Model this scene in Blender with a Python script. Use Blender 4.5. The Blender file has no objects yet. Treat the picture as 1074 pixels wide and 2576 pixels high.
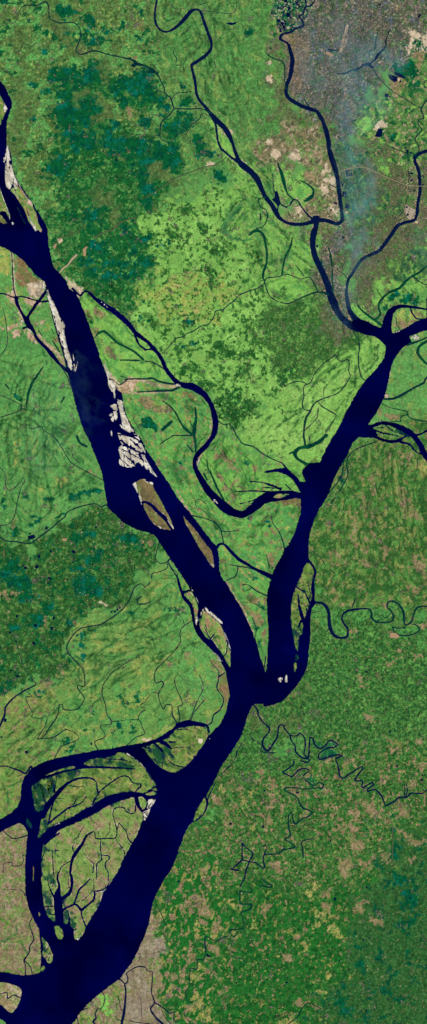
# River delta seen straight down from orbit.  One unit = one kilometre; one survey pixel = 0.04 km.
import bpy, math, random, time
import numpy as np
T0 = time.time()
random.seed(4)
scene = bpy.context.scene
col = scene.collection
EXPOSURE = 1.08
# ---------------------------------------------------------------- traced outlines
# Coordinates are survey-tile local; tile letter = column, digit = row ("F" = overview sheet).
# Widths are the third number.  Rivers: (name, material, label, category, polygons, strokes, cuts, edge noise)
RIVERS = [
 ('river','navy','broad navy river running from the upper left edge down to the great confluence','river',
  ["A0:-160,400 0,595 40,650 80,730 90,770 75,830 60,870 50,900 50,960 52,1074 A1:60,0 80,60 100,180 130,260 200,360 250,440 300,520 345,600 355,680 365,760 385,860 410,915 440,945 480,985 500,1030 530,1074 A2:560,20 578,50 600,100 640,200 680,310 710,400 740,490 775,590 805,640 850,700 880,740 900,760 915,850 935,920 985,1010 1020,1074 A3:1030,0 1074,80 B3:0,90 60,175 100,240 160,330 230,440 290,520 350,590 420,680 480,760 530,822 545,900 548,990 580,1074 B4:590,0 640,80 700,180 760,300 800,390 830,490 850,560 888,672 880,800 700,900 630,900 620,790 600,700 585,640 560,580 520,520 480,440 430,330 395,240 345,50 300,0 B3:300,1074 250,1000 200,930 140,840 100,780 75,740 50,720 0,708 A3:1074,705 1010,690 920,640 840,570 800,530 790,480 765,330 740,230 690,110 645,0 A2:640,1074 600,980 570,880 545,790 520,680 500,590 480,510 455,430 430,340 400,240 375,130 372,60 350,0 A1:330,1010 280,970 230,920 170,850 75,780 0,745 -160,700 -160,200 A0:-160,900"],
  ["B4:300,-10,16 330,40,16 375,120,14 395,200,16 395,260,18 385,330,34"],
  [],0.7),
 ('river','navy','wide navy river coming down from the right edge past the long green side island','river',
  ["C2:500,240 560,210 600,215 660,240 700,265 735,270 760,190 790,140 830,115 850,140 820,180 815,250 818,310 870,300 930,265 1000,225 1074,200 1160,180 1160,290 1090,295 1040,300 990,318 945,340 955,375 920,400 880,440 840,490 810,560 795,640 780,700 765,780 740,830 700,900 640,985 660,1000 640,1074 C3:570,5 520,60 480,150 460,180 430,230 390,310 350,410 330,460 275,545 240,620 215,700 200,790 200,900 230,940 255,990 258,1030 240,1074 C4:245,60 245,130 250,160 225,200 215,260 212,400 200,520 190,620 165,690 130,740 60,830 0,885 B4:940,910 880,925 870,905 800,905 740,900 700,850 800,760 888,672 900,620 905,520 912,420 903,250 900,100 905,60 920,0 B3:928,1074 935,1040 960,970 1000,900 1025,850 1074,775 C3:20,840 60,790 110,680 140,570 145,500 140,455 138,420 140,400 130,370 110,340 178,335 150,275 165,240 200,205 250,200 285,190 310,130 370,20 385,0 C2:390,1074 440,980 480,890 520,820 560,750 620,665 690,590 750,510 765,480 768,410 740,375 700,345 620,325 560,300 520,270"],
  [],[],0.7),
 ('river','navy','navy lower river and its western arm flowing around the delta islands to the bottom edge','river',
  ["B4:700,840 620,860 600,950 550,1060 B5:520,10 475,60 440,0 B4:455,1056 400,1042 330,1028 240,1046 B5:215,2 160,42 100,78 60,95 0,115 A5:930,140 850,155 730,170 620,190 500,215 400,238 330,260 270,290 230,310 200,350 180,370 165,420 160,450 150,550 110,610 60,650 0,685 -160,740 -160,830 0,775 70,740 150,710 190,745 205,800 195,900 185,1074 A6:188,0 190,100 210,200 240,280 290,380 295,450 305,600 300,640 300,690 240,710 150,715 60,695 0,690 -160,680 -160,1000 0,1035 50,1090 20,1260 400,1260 530,1080 570,1030 600,980 700,880 810,795 880,745 930,680 980,610 1030,510 1074,415 B6:0,410 25,340 40,250 75,130 145,0 B5:180,1074 225,980 260,870 290,790 320,730 355,690 375,610 440,530 470,470 520,380 550,310 610,220 690,100 730,0 B4:735,1074 750,1010 770,960 800,908 900,880 880,780"],
  [],[],0.7),
 ('river','slate','slim dark river looping down from the top edge to join the southern confluence','river',[],
  ["B0:90,-100,15 86,-5,15 72,80,13 72,150,14 85,190,15 115,225,15 150,236,15 190,225,18 240,190,24 290,140,28 330,90,26 360,72,18 385,70,15 403,80,16 420,120,20 440,180,24 465,250,22 488,310,20 487,355,20 470,385,22 420,430,26 370,462,24 342,480,20 348,520,20 363,580,22 372,640,18 378,690,20 400,740,22 440,785,22 480,835,28 510,870,34 560,920,38 600,965,40 625,1010,34 650,1074,20 B1:665,50,26 690,110,32 715,145,46 780,195,44 830,255,44 862,330,32 890,385,34 930,435,34 965,495,36 990,535,28 1025,560,22 C1:40,572,22 100,583,26 160,582,26 220,565,36 255,545,46",
   "B0:480,845,24 505,880,24 520,920,12 528,980,14 535,1040,14 548,1074,12 B1:560,25,14 600,60,16 650,100,18 690,125,24",
   "B0:520,885,8 545,912,10 570,930,8"],[],0.35),
 ('river','slate','dark city river curving along the west side of the grey town and south to the big fork','river',
  ["C1:235,520 275,518 285,545 275,575 235,580 225,550"],
  ["C1:250,545,40 280,550,34 330,555,30 380,572,28 415,578,30 445,555,26 447,510,26 435,430,30 425,340,32 413,250,30 400,190,36 385,140,42 365,80,40 350,20,32 C0:350,1074,34 338,1000,34 310,910,32 280,850,30 255,820,26 200,803,26 140,780,28 80,745,28 45,715,26 32,680,24 40,620,28 65,560,30 75,490,34 80,440,34 65,380,26 50,330,22 20,305,16 -10,290,20 B0:1003,262,24 C0:10,250,14 60,240,16 100,215,16 150,195,22 162,180,18 150,150,14 125,120,10 160,100,12 168,70,12 180,50,12 215,40,12 245,0,8 260,-90,8",
   "C0:180,50,8 178,0,8 178,-90,8","C0:160,700,4 175,745,7 200,785,8 230,805,12",
   "C1:250,545,46 255,590,36 240,640,46 230,700,44 232,760,40 250,830,44 285,900,44 320,980,46 345,1050,50 C2:360,30,55 385,90,60 410,150,50 450,205,50 490,240,50 530,265,60 590,270,80"],[],0.35),
 ('river','slate','dark winding river along the right edge curving southwest into the wide river','river',[],
  ["C1:1190,10,22 1074,40,22 1020,60,24 985,85,28 985,125,26 1010,180,24 1020,260,26 1022,340,24 1005,430,22 998,510,26 970,555,24 900,572,22 850,600,26 810,660,28 760,730,28 715,780,28 650,810,24 590,845,22 550,900,22 520,950,22 490,1000,20 478,1074,18 C2:478,0,22 485,80,28 500,140,34 530,190,40 570,235,60"],[],0.35),
 ('creek','creek','thin meandering creek entering the right edge river from the north','creek',[],
  ["C1:985,75,8 1015,40,8 1010,0,8 C0:1010,1074,7 985,1030,8 1010,990,8 1037,965,9 1010,920,8 1012,885,8 1048,875,9 1045,850,8 1030,810,9 1050,770,9 1074,745,9 1190,700,9","C0:1100,590,6 1055,600,6 1055,640,6 1100,665,6"],[],0.2),
 ('canal','creek','thin straight canal leaving the east end of the city lake','canal',[],["C0:675,500,5 720,580,6 790,650,6 850,695,6 920,735,7 970,770,6 1030,798,6"],[],0.2),
 ('lake','slate','branching dark lake in the middle of the grey city','lake',
  ["C0:585,465 600,475 640,458 665,462 660,480 685,500 665,508 640,488 600,492 560,522 540,525 530,520 480,545 405,550 405,543 470,536 500,520 550,505 590,485"],
  ["C0:795,225,9 785,260,8 770,300,9 770,340,10 740,375,14 710,405,20 690,440,14 655,470,12"],[],0.3),
 ('lake','creek','narrow hooked lake west of the longer city lake','lake',[],["C0:705,240,7 708,260,6 695,295,8 695,345,9 680,370,9 645,375,7","C0:650,380,4 648,430,4"],[],0.3),
 ('river','creek','small green river snaking through the upper left farmland','river',
  ["A0:970,435 1000,442 1015,462 1045,470 1074,482 1074,490 1040,486 1010,486 990,498 970,492 975,475 990,465 965,442 950,434 955,422 967,422","B0:15,545 20,525 45,505 70,515 95,545 98,562 80,555 60,540"],
  ["A0:165,52,6 190,42,7 229,38,8 268,43,8 305,26,8 341,13,9 352,28,8 362,60,8 362,110,8 372,140,8 410,158,8 442,170,9 480,168,8 530,165,8 560,175,8 585,200,8 598,235,8 597,275,8 580,320,8 563,360,8 566,385,8 590,402,9 620,400,9 655,384,9 690,376,10 730,380,10 790,400,9 860,415,9 930,430,10 980,443,14",
   "B0:0,492,10 30,500,12 60,520,20 95,560,10 115,600,8 140,650,9 145,690,8 185,720,10 195,745,9 213,798,9 250,803,8 320,806,9 400,802,8 440,812,9 478,835,14","A0:229,-90,4 229,38,4"],[],0.25),
 ('creek','creek','faint creek loop in the far upper left corner','creek',[],["A0:165,52,4 140,90,4 130,140,4 95,172,4 60,150,4 0,125,4 -100,110,4","A0:100,390,3 150,375,3 172,325,4 235,342,4 265,318,4 320,335,3 380,290,3 395,250,3 420,190,3","A0:55,0,3 30,90,3"],[],0.2),
 ('creek','creek','net of thin creeks between the dark green wetlands west of the looping river','creek',[],
  ["B0:190,735,4 205,720,5 225,690,5 260,683,5 300,685,5 340,672,4","B0:213,798,6 180,850,7 128,890,8 110,940,7 105,1000,6 70,1000,5 45,1050,5 40,1074,5 B1:0,70,4",
   "B0:105,1000,5 120,1030,5 175,1055,5 215,1020,5 260,975,5 300,990,5 345,920,5 400,880,5 410,850,5 435,838,5 475,865,5","B0:128,890,4 100,860,4 70,850,4 25,850,4 40,880,4 100,930,4","B0:140,690,4 110,670,4 60,650,3","B0:300,990,4 330,1030,4 335,1074,4"],[],0.2),
 ('creek','creek','thin arc creek south of the top edge and short cutoff beside it','creek',[],["B0:403,78,4 480,85,4 570,98,4 620,98,4 655,90,4 672,60,4 672,20,4","B0:190,30,4 220,65,4 290,65,3","B0:380,40,4 440,25,7","B0:208,378,5 212,400,5 232,435,5 225,465,4","B0:225,485,5 250,482,5 265,497,4","B0:512,455,5 518,505,5"],[],0.2),
 ('creek','weedy','green overgrown creek beside the western edge of the city','creek',[],["B0:890,390,7 925,420,9 970,440,9 1010,455,9 1030,500,9 1030,600,7 1040,660,6"],[],0.2),
 ('creek','slate','dark channel and pond linking the looping river to the fork','creek',
  ["B1:955,345 975,335 985,370 1000,430 985,450 980,490 975,480 975,445 955,420 935,400 955,385"],
  ["B1:975,410,8 1010,440,8 1045,458,9 C1:30,458,8 60,440,8 85,403,9 115,405,8 150,460,10 200,520,12 235,545,16","B1:940,210,4 945,280,5 955,350,6"],[],0.3),
 ('creek','weedy','weed green channel running down to the dark linking channel','creek',[],["B1:975,130,9 1000,190,20 1020,260,26 C1:40,350,12 75,390,9 85,400,9","C1:350,288,7 380,300,7 410,312,9"],[],0.4),
 ('oxbow_lake','weedy','dark green hooked oxbow north of the fork','oxbow lake',[],["C1:140,260,4 190,285,12 230,320,14 235,355,14 215,385,26 170,410,17"],[],0.6),
 ('canal','creek','straight north to south canal left of the right edge river','canal',[],["C1:780,0,5 850,30,6 930,62,5","C1:932,65,4 938,280,4 935,360,4 915,440,5 890,500,5 820,548,5"],[],0.15),
 ('creek','weedy','long green ditch parallel to the city river below the fork','creek',[],["C1:340,740,7 365,830,12 372,900,12 375,1000,12 380,1074,12","C1:290,840,9 300,890,7"],[],0.3),
 ('creek','creek','short crooked creek feeding the right edge river bend','creek',[],["C1:375,885,4 420,925,5 460,950,5 488,985,5"],[],0.2),
 ('creek','weedy','green old channel sweeping left of the city river','creek',[],["C1:80,680,9 65,750,13 25,830,14 12,890,13 2,960,12"],[],0.4),
 ('creek','weedy','broad green old channel crossing to the right edge','creek',[],["C1:1180,840,17 1074,890,17 1030,930,17 960,970,17 920,1000,17 870,1055,20 C2:800,10,17 760,40,14 720,90,14 718,130,14 730,170,17 715,195,14 690,210,14","C1:970,970,9 1040,1020,7 1074,1030,7","C1:105,890,9 150,940,10 165,965,9","C2:560,105,9 600,150,16 650,190,16 735,252,20"],[],0.4),
 ('creek','weedy','green old meander channel crossing the bright central fields','creek',[],["B1:885,385,9 840,395,7 835,420,7 855,455,9 890,475,9 903,520,9 885,580,9 860,605,7 825,612,7 825,628,7","B1:770,660,14 800,635,17 830,630,20 860,645,17 880,680,17 890,740,17 900,800,17 895,870,17 875,930,20 868,975,14 880,1000,10","B1:850,505,12 850,550,10"],[],0.4),
 ('creek','creek','thin creek ring and outflow at the centre of the image','creek',[],
  ["B1:880,1010,8 895,980,6 940,975,7 1000,965,7 C1:0,960,6 40,953,6 70,960,6 140,987,6 200,972,6 230,1000,6 265,1074,6","B1:880,1010,7 900,1074,7 B2:920,40,7 960,70,7 1010,88,7 C2:0,88,8 45,95,8 100,75,8 160,45,8 240,15,10 300,10,12 345,30,14",
   "B1:880,1020,7 840,1050,6 800,1065,6 B2:770,0,6 720,20,6 685,40,6 660,70,6 620,100,6 570,140,6 520,150,6 508,190,6 485,225,6 460,252,6 410,262,6 360,295,6 310,315,6 280,340,6 230,350,6 190,395,5 150,440,5 120,465,5"],[],0.25),
 ('river','navy','navy river arm branching from the left bank and looping through the central chars','river',
  ["C3:10,210 35,235 60,260 100,290 150,345 175,340 150,420 120,380 80,320 30,285 0,275 B3:1040,285 960,262 900,272 878,268 900,255 980,240 1040,232"],
  ["A1:540,1060,20 A2:590,35,16 620,10,14 650,5,16 700,55,26 760,100,36 840,150,38 920,215,40 970,270,36 1000,310,30 1040,340,28 1074,365,26 B2:0,360,22 50,415,30 100,470,30 130,520,28 150,570,30 190,630,34 240,680,34 290,700,44 350,710,56 410,745,50 455,790,40 485,840,34 505,900,40 520,960,44 515,1030,40 500,1074,32 B3:490,15,30 450,70,36 400,120,36 370,165,30 362,210,28 380,260,36 420,330,44 470,410,54 530,470,64 590,530,74 650,565,60 720,578,50 780,545,56 840,490,70 900,445,60 960,420,30 1020,415,26 1074,415,26 C3:80,415,26 140,435,30 200,440,30",
   "B3:880,480,40 930,468,34 980,465,30 1040,450,30 C3:0,460,26 60,450,36 100,435,40 160,450,40","A2:995,320,10 1010,360,14 1030,400,14 1074,432,14 B2:0,437,12 60,430,12",
   "B3:780,335,6 850,340,8 920,360,14 1000,390,20","B3:860,378,5 960,385,10","C3:0,195,8 35,235,10 60,260,14","C3:30,360,5 70,400,5","B3:660,410,5 800,405,7 900,410,10 1000,415,10","B3:700,500,4 780,480,7 870,450,10","B3:575,325,3 600,370,4 660,408,6"],
  [],0.5),
 ('creek','creek','side creeks joining the navy arm from the west','creek',[],
  ["B2:0,520,8 60,530,8 110,560,8 135,575,8","A2:920,655,8 1000,650,10 1074,652,10 B2:50,645,12 90,665,14 140,680,14 220,690,12","A2:1010,748,6 1074,745,8 B2:80,740,12 150,738,16 200,735,16 250,712,14","A2:800,645,6 840,660,6 880,695,7 910,680,7 945,652,6","A2:890,630,5 940,645,6"],[],0.3),
 ('creek','weedy','branching deep green creeks on the big central char','creek',
  ["B2:115,1030 150,1000 195,955 205,962 160,1010 130,1035","B2:268,1000 290,1000 350,1055 345,1068 300,1040"],
  ["A2:700,350,6 725,315,17 770,300,20 820,340,20 870,385,17 940,420,14 1000,455,17 1060,510,14","A2:890,512,9 1030,515,12","A2:820,385,7 870,385,9","B2:368,860,12 375,940,20 362,1020,29 360,1074,23 B3:360,0,20 372,60,17 372,115,14","B2:125,812,6 180,850,9 230,910,12 270,990,14 340,1060,17","B2:190,1068,6 350,1070,13","B3:205,0,7 150,30,9 110,60,6","B3:310,65,9 350,115,12","B2:330,960,6 345,1000,6"],[],0.4),
 ('creek','weedy','long dark green cutoffs along the inner bend of the navy arm','creek',[],
  ["B3:455,170,6 465,240,10 500,310,13 540,400,16 580,470,14","B3:480,240,4 500,320,9","B3:435,280,17 455,320,13","B3:1035,355,7 1074,395,10"],[],0.3),
 ('creek','creek','thin dark stream from the navy arm across fields to the eastern mouth','creek',[],
  ["B2:540,962,8 580,990,8 625,985,7 660,1040,8 675,1074,7 B3:680,5,7 720,55,8 800,78,8 860,125,8 930,165,8 985,188,9 1020,205,8 1045,240,10 1074,275,20"],[],0.25),
 ('creek','navy','navy cross channel cutting the tongue of land between the two wide rivers','creek',[],
  ["B3:525,830,18 545,800,18 575,797,16 600,815,20 640,860,24 690,908,24 750,945,22 820,985,20 880,1015,30 940,1045,40"],[],0.4),
 ('creek','creek','thin creeks on the tongue of land between the two wide rivers','creek',[],
  ["B3:340,585,8 430,605,7 500,630,6 545,670,7 560,700,7 580,800,8","B3:545,665,5 570,640,5 578,625,3","B3:560,700,6 610,705,5 690,695,5","B3:610,945,4 685,960,7 750,970,8 825,990,8","B3:685,960,7 670,1030,7 600,1065,7","B3:935,590,7 940,640,7 990,710,8 1020,790,8 1030,845,10","B3:890,860,4 920,980,4","B3:370,510,3 375,475,4 410,470,4 450,500,4","B3:370,510,4 440,560,4 540,655,4",
   "B4:715,25,6 750,22,6 790,45,8 830,75,8 895,102,12","B4:710,60,4 750,65,4 790,45,5","B4:790,270,4 820,350,5 810,420,5 835,490,5","B4:890,555,8 880,630,8","B4:700,150,3 800,160,3 850,190,6 900,210,4"],[],0.25),
 ('river','creek','dark creek system of the bright eastern fields draining south to the wide river','river',[],
  ["C2:0,670,5 20,690,6 20,710,6 60,685,6 120,670,6 170,678,6 190,692,6 220,670,5 240,620,5 300,545,5 350,510,5 395,475,5 415,505,6 445,522,6 485,507,6 500,530,6 495,590,6 507,630,7 480,680,7 440,735,7 400,765,7 300,800,7 250,825,8 225,860,9 212,890,12 180,940,14 168,1000,13 163,1074,12 C3:163,0,14 170,40,14 175,75,14","C2:180,690,7 160,720,6 165,780,7 152,830,7 165,875,8 210,885,8","C2:270,820,5 300,855,7 340,880,9 400,915,8 395,940,5 350,1010,4 310,1074,4","C2:270,870,6 265,930,5 240,965,5 175,1030,5","C2:315,790,4 310,740,4 335,700,4"],[],0.25),
 ('creek','creek','thin creek below the great eastern fork running south to the bank','creek',[],["C2:540,295,6 528,310,6 565,355,7 575,420,7 567,480,7 570,560,7 590,640,7 618,662,7"],[],0.2),
 ('creek','weedy','green overgrown channel running into the notch of the eastern river','creek',[],
  ["C3:330,-5,26 270,45,26 200,75,29 130,90,23 100,120,29 110,160,20 180,205,20 250,205,20","C3:55,130,6 100,110,9","C3:200,60,6 210,0,7"],[],0.6),
 ('river','navy','loop channel around the char near the right edge','river',[],["C2:775,290,60 790,200,60 810,150,40 845,125,28 880,115,24 950,118,20 1030,130,18 1080,140,16 1180,160,16","C2:950,120,10 965,165,10 990,200,9 1010,210,8 1074,205,8 1074,170,8"],[],0.4),
 ('river','creek','dark side river from the right edge to the small pale point','river',[],["C2:1180,620,14 1074,640,14 1050,680,14 990,710,12 930,745,16 870,780,18 820,798,14 760,800,12","C2:1180,330,9 1074,345,10 1030,365,10 970,385,14 930,400,16"],[],0.4),
 ('creek','weedy','green channel curling near the right edge below the pale sand','creek',[],["C2:1180,350,17 1074,375,17 1020,410,20 1005,460,20 1050,520,17 1074,540,17 1180,580,17","C2:845,200,6 850,250,6 875,285,6","C2:740,830,6 790,860,6 900,885,7 930,895,7 935,930,7 980,950,7 1074,965,7 1180,965,7","C2:930,915,6 880,930,7 875,965,7 800,965,6"],[],0.3),
 ('river','navy','braided dark channels around islets at the right edge','river',[],
  ["C2:620,1020,50 660,1005,26 720,982,24 770,978,26 830,992,34 900,1025,44 960,1055,40 C3:1010,40,36 1045,110,44 1074,160,44 1180,260,44","C2:600,1050,70 680,1060,50 C3:700,5,22 740,25,22 800,40,20 850,35,20 900,10,18 940,-10,18","C3:860,38,12 940,60,12 970,90,10 1000,120,10 1040,135,8","C2:1180,980,12 1074,1035,12 1020,1060,12 C3:960,0,12","C2:660,1020,16 740,1050,14 800,1060,10 860,1074,10","C2:760,985,6 830,1040,8 940,1074,14"],[],0.8),
 ('creek','creek','thin creek following the east bank behind the bright green bank strip','creek',[],["C3:700,40,6 600,75,7 530,110,8 490,160,8 480,220,8 490,290,9 460,350,7 420,420,6","C3:460,170,6 450,260,7 430,320,7 345,425,8","C3:400,450,6 360,495,6"],[],0.25),
 ('canal','creek','short straight canal pieces near the side channel mouth','canal',[],["C3:215,840,4 250,865,4 290,900,5 325,955,6","C3:360,985,7 388,1010,7","C3:1005,160,5 1000,260,4","C3:695,350,4 705,415,5"],[],0.15),
 ('river','slate','dark meandering river with wide loops running east from the side channel','river',[],
  ["C4:235,155,18 300,160,20 335,195,24 350,240,24 352,300,26 360,350,29 385,395,20 430,415,20 475,412,15 490,390,13 488,350,15 460,310,13 445,270,10 455,240,11 490,215,15 550,205,15 620,200,11 655,205,9"],[],0.4),
 ('river','creek','green narrowing continuation of the looping river out to the right edge','river',[],
  ["C4:640,200,11 660,215,12 665,240,14 665,270,12 700,298,12 760,303,12 810,295,12 828,265,14 815,225,12 780,190,11 785,155,12 820,145,12 860,165,14 895,210,16 905,260,15 905,300,14 920,320,11 960,295,11 980,230,11 1000,195,11 1030,185,8 1180,185,8","C4:225,230,5 300,218,5","C4:545,130,7 520,190,7","C4:710,285,5 760,275,5 805,235,5"],[],0.4),
 ('oxbow_lake','creek','crescent green oxbow under the last wide loop of the meandering river','oxbow lake',[],["C4:910,340,6 850,345,8 822,335,9 830,365,10 850,385,10 890,400,10 950,395,10 1000,375,9 1020,350,9 1000,325,8 970,315,6"],[],0.4),
 ('river','creek','creek crossing the left floodplain to the wide river bend','river',[],
  ["A3:-110,640,10 0,745,10 40,772,9 120,780,8 215,795,9 260,770,8 320,725,9 380,680,9 430,635,9 480,595,9 500,560,8 560,530,8 640,508,8 710,500,8 750,522,9 780,508,9 810,518,12"],[],0.25),
 ('creek','creek','thin looping creek at the left edge of the floodplain','creek',[],["A3:-100,655,5 50,655,5 105,600,5 130,480,5 160,370,5 185,335,5 170,305,4 150,350,4 70,400,4 40,360,4 45,290,4 0,230,4","A3:395,0,4 460,90,5 520,190,5 600,240,5 760,325,5","A3:530,110,4 545,160,4 590,200,4","A3:10,655,4 0,690,4"],[],0.2),
 ('river','creek','long thin river winding down the middle left from the forest edge','river',[],
  ["B4:40,0,5 0,45,5 A4:1074,45,6 1040,15,7 990,50,7 960,130,7 910,200,8 850,250,8 800,285,8 740,318,8 660,332,8 600,345,8 550,385,8 510,440,8 492,490,8 510,535,8 560,590,8 610,640,8 625,700,8 627,770,8 600,772,7 578,765,7 575,790,7 620,850,7 620,880,7 575,942,8 500,950,7 465,940,7 465,910,6 440,910,6 432,960,7 410,1020,7 370,1074,7 A5:370,0,6 320,75,6 280,90,5 390,78,6 440,50,6 490,18,6 570,55,6 578,95,6 460,140,7 430,180,7 400,240,8"],[],0.25),
 ('river','slate','dark river curving out of the left edge below the southwestern groves','river',[],["A4:-60,1180,14 0,1065,14 35,985,14 40,930,12 80,880,11 120,845,10 190,800,8 265,765,7 260,745,5"],[],0.25),
 ('creek','creek','thin creek threading the southwestern groves','creek',[],["A4:260,745,5 210,690,4 180,640,4 150,550,4 130,480,4 90,380,4 40,300,4","A4:200,810,5 235,850,5 190,855,5 220,930,5 245,970,5 235,1000,5 300,1010,5 330,990,5 350,1010,5 330,1074,5 A5:300,50,5 275,88,5"],[],0.2),
 ('creek','creek','creek joining the western arm from the striped fields','creek',[],["A4:985,570,4 840,660,4 765,760,5 755,830,6 780,910,6 790,980,6 825,1030,6 815,1055,6 745,1060,5 740,1074,6 A5:740,0,6 780,70,6 700,110,7 725,170,9","A4:825,1035,4 1020,1020,4 1050,1074,5 A5:1070,50,5 1000,80,5 935,140,6","A4:1020,1020,4 1030,980,4 1074,945,4"],[],0.2),
 ('oxbow_lake','creek','small dark hook shaped oxbow near the left bank side channel','oxbow lake',[],["A4:1050,110,6 1015,130,8 1020,165,8 1074,165,8 B4:30,150,4","A4:1074,890,4 1040,910,5 1045,932,4 1074,930,4"],[],0.2),
 ('river','slate','dark creek from the left edge meeting the elbow of the western arm','river',[],["A5:-100,280,8 0,290,8 50,290,8 100,308,10 150,325,12 190,345,14 210,320,10 228,290,12 240,310,18"],[],0.3),
 ('creek','navy','side channel behind the char on the west bank above the confluence','creek',[],
  ["B3:185,905,8 168,930,10 210,1000,9 240,1050,10 B4:245,0,14 262,60,20 290,120,28 330,170,26 350,230,24 365,290,34 390,360,44 430,420,40 490,470,50 550,540,44 600,620,50","B4:270,80,12 335,65,12","B3:205,985,5 235,1010,5 240,1060,6"],[],0.4),
 ('creek','creek','thin creek hugging the west bank below the brown islands','creek',[],["B3:105,780,6 90,830,6 75,900,6 110,940,6 155,935,6 165,970,6 110,1000,5 50,1015,5 50,1074,5","B3:155,935,5 185,905,6"],[],0.2),
 ('river','creek','winding creek through green fields to the head of the western arm','river',[],
  ["B4:345,290,4 290,325,5 265,350,5 255,390,5 262,440,5 225,500,7 180,550,5 120,610,5 80,650,6 65,710,7 80,750,7 120,735,7 135,760,7 100,820,7 100,860,7 115,910,7 135,940,7 155,910,7 195,915,7 200,985,8 235,1045,10","B4:240,680,4 215,730,5 235,800,5 275,890,6 270,915,6 240,925,6 255,1000,7 245,1045,7","B4:0,885,4 50,820,4 95,825,4","B4:180,180,3 270,270,4 290,325,4"],[],0.25),
 ('river','slate','dark creek behind the brown bank north of the western arm','river',[],
  ["B4:232,1055,18 260,1045,18 320,1035,26 400,1050,22 455,1065,22 B5:470,40,14","B4:470,560,4 490,600,5 540,660,6 540,720,7 530,790,8 575,860,8 575,900,8 550,950,8 505,985,8 490,1040,8 455,1065,9","B4:590,675,6 560,690,7 545,705,7","B4:330,1020,5 350,970,5 385,880,5 430,780,4 400,690,4","B4:435,875,4 360,970,5 340,1020,4"],[],0.3),
 ('river','slate','dark looping creek leaving the confluence toward the lower right','river',[],
  ["B4:795,905,9 830,950,12 835,990,10 870,1040,12 910,1074,12 B5:915,0,10 915,35,10 875,85,12 865,125,13 880,160,14 905,178,13 940,130,14 970,85,12 980,40,10 985,0,10 B4:1000,1058,10 1030,1065,9 C5:15,0,10 65,65,10"],[],0.3),
 ('river','slate','tightly meandering creek crossing the lower right groves','river',[],
  ["C5:65,65,11 70,100,10 100,140,10 105,185,10 150,225,11 195,228,11 205,130,10 210,80,10 230,85,10 245,130,10 270,155,10 300,155,10 330,130,10 345,105,10 370,100,10 410,125,10 400,145,10 330,160,10 275,200,10 275,235,10 300,238,10 380,212,10 430,205,10 445,215,10 400,235,11 415,280,11 430,360,10 450,380,10 500,350,10 560,310,10 595,292,10 600,305,10 560,360,10 540,390,10 560,400,10 590,395,10 600,410,10 590,440,10 600,450,10 640,425,10 675,410,10 680,425,10 635,460,10 635,475,10 690,462,10 740,510,11 760,570,10 770,583,10 830,550,10 870,520,10 920,520,9 960,490,9 1040,492,8 1074,465,8 1180,440,8","C5:70,65,9 115,65,9 135,45,9 170,80,9 175,140,9 165,200,9 190,230,10","C5:140,250,10 190,262,11 208,245,10 190,235,10","C5:909,415,5 911,515,5 918,515,5 929,470,5 920,415,4"],[],0.3),
 ('oxbow_lake','slate','oval loop oxbow below the meandering creek','oxbow lake',[],["C5:95,265,9 60,300,9 10,335,9 60,362,10 80,365,10 130,315,9 180,308,9 198,325,9 160,358,8","C5:88,250,10 90,275,8"],[],0.3),
 ('creek','creek','green overgrown old channel dropping south of the oval oxbow','creek',[],
  ["C5:160,375,7 185,400,10 240,435,9 275,410,9 308,425,10 300,450,9 245,450,8 180,460,8 110,450,8 25,450,9 30,470,9 110,515,10 130,555,13 160,600,14 215,620,9 225,640,10 190,665,10 150,680,10 105,715,14 85,690,7 75,630,9 50,660,9 52,740,12 65,800,12 25,830,10 60,850,8 100,885,10 50,900,10 0,910,10 B5:1030,900,10 980,935,10 930,940,9 880,940,14 900,900,7 890,872,7 870,885,7","C5:230,825,6 150,845,8 155,900,12 160,960,8"],[],0.4),
 ('creek','slate','star shaped thin creek among the lower groves','creek',[],
  ["B5:880,940,9 870,970,9 880,1030,10 870,1045,9 820,1005,9 770,995,8 715,980,9","B5:715,855,9 745,890,9 795,935,9 770,990,9 740,1074,9 B6:735,-10,8 700,60,6","B5:715,860,9 715,930,9 715,980,9 650,1040,9 630,1050,9 685,1058,11","B5:770,50,5 790,90,6 855,130,5 855,180,5 900,190,5 960,190,5","B5:715,120,6 675,185,8 670,220,6 635,275,5 560,350,5"],[],0.3),
 ('creek','weedy','green creek bending down the lower middle groves','creek',[],
  ["B6:700,90,10 700,180,12 740,190,10 785,190,12 770,230,12 710,250,9 720,300,9 725,370,9 630,378,9 625,400,7 655,430,9 685,390,9","B6:790,50,7 780,100,10 740,100,10 700,90,10","B6:860,0,7 900,35,12 935,50,12 920,65,12 840,50,9"],[],0.3),
 ('creek','creek','jagged thin creek through yellow clearings at the bottom','creek',[],
  ["B6:605,425,5 560,440,6 520,462,6 450,428,6 435,490,5 445,540,6 430,600,6 385,598,5 380,670,9 335,665,6 325,770,6 358,780,5 300,830,5 315,905,5 350,920,5","B6:285,940,5 290,1010,4 330,1060,5","B6:620,550,5 660,585,6 715,590,6 740,620,5","B6:75,170,4 130,290,4 150,340,3","B6:130,400,4 165,470,4","B6:440,425,5 450,540,4"],[],0.25),
 ('river','slate','dark creek running along the brown strip at the bottom left centre','river',[],
  ["B6:-20,650,6 0,655,6 20,685,6 52,690,6 50,780,7 45,840,7 68,915,8 38,965,11 80,1030,13 125,1074,22 160,1180,26","B6:68,915,10 140,960,9 180,995,7 210,985,6 210,1040,6 230,1060,6","B6:115,960,4 150,1030,4 190,1074,4","A6:1074,655,6 1020,650,6 975,670,6 935,700,8","A6:935,705,8 945,740,8 940,770,8 920,775,9 895,748,8 875,745,8","A6:920,775,10 930,830,12 925,920,14 915,1000,18 900,1074,18 890,1200,18"],[],0.3),
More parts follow.
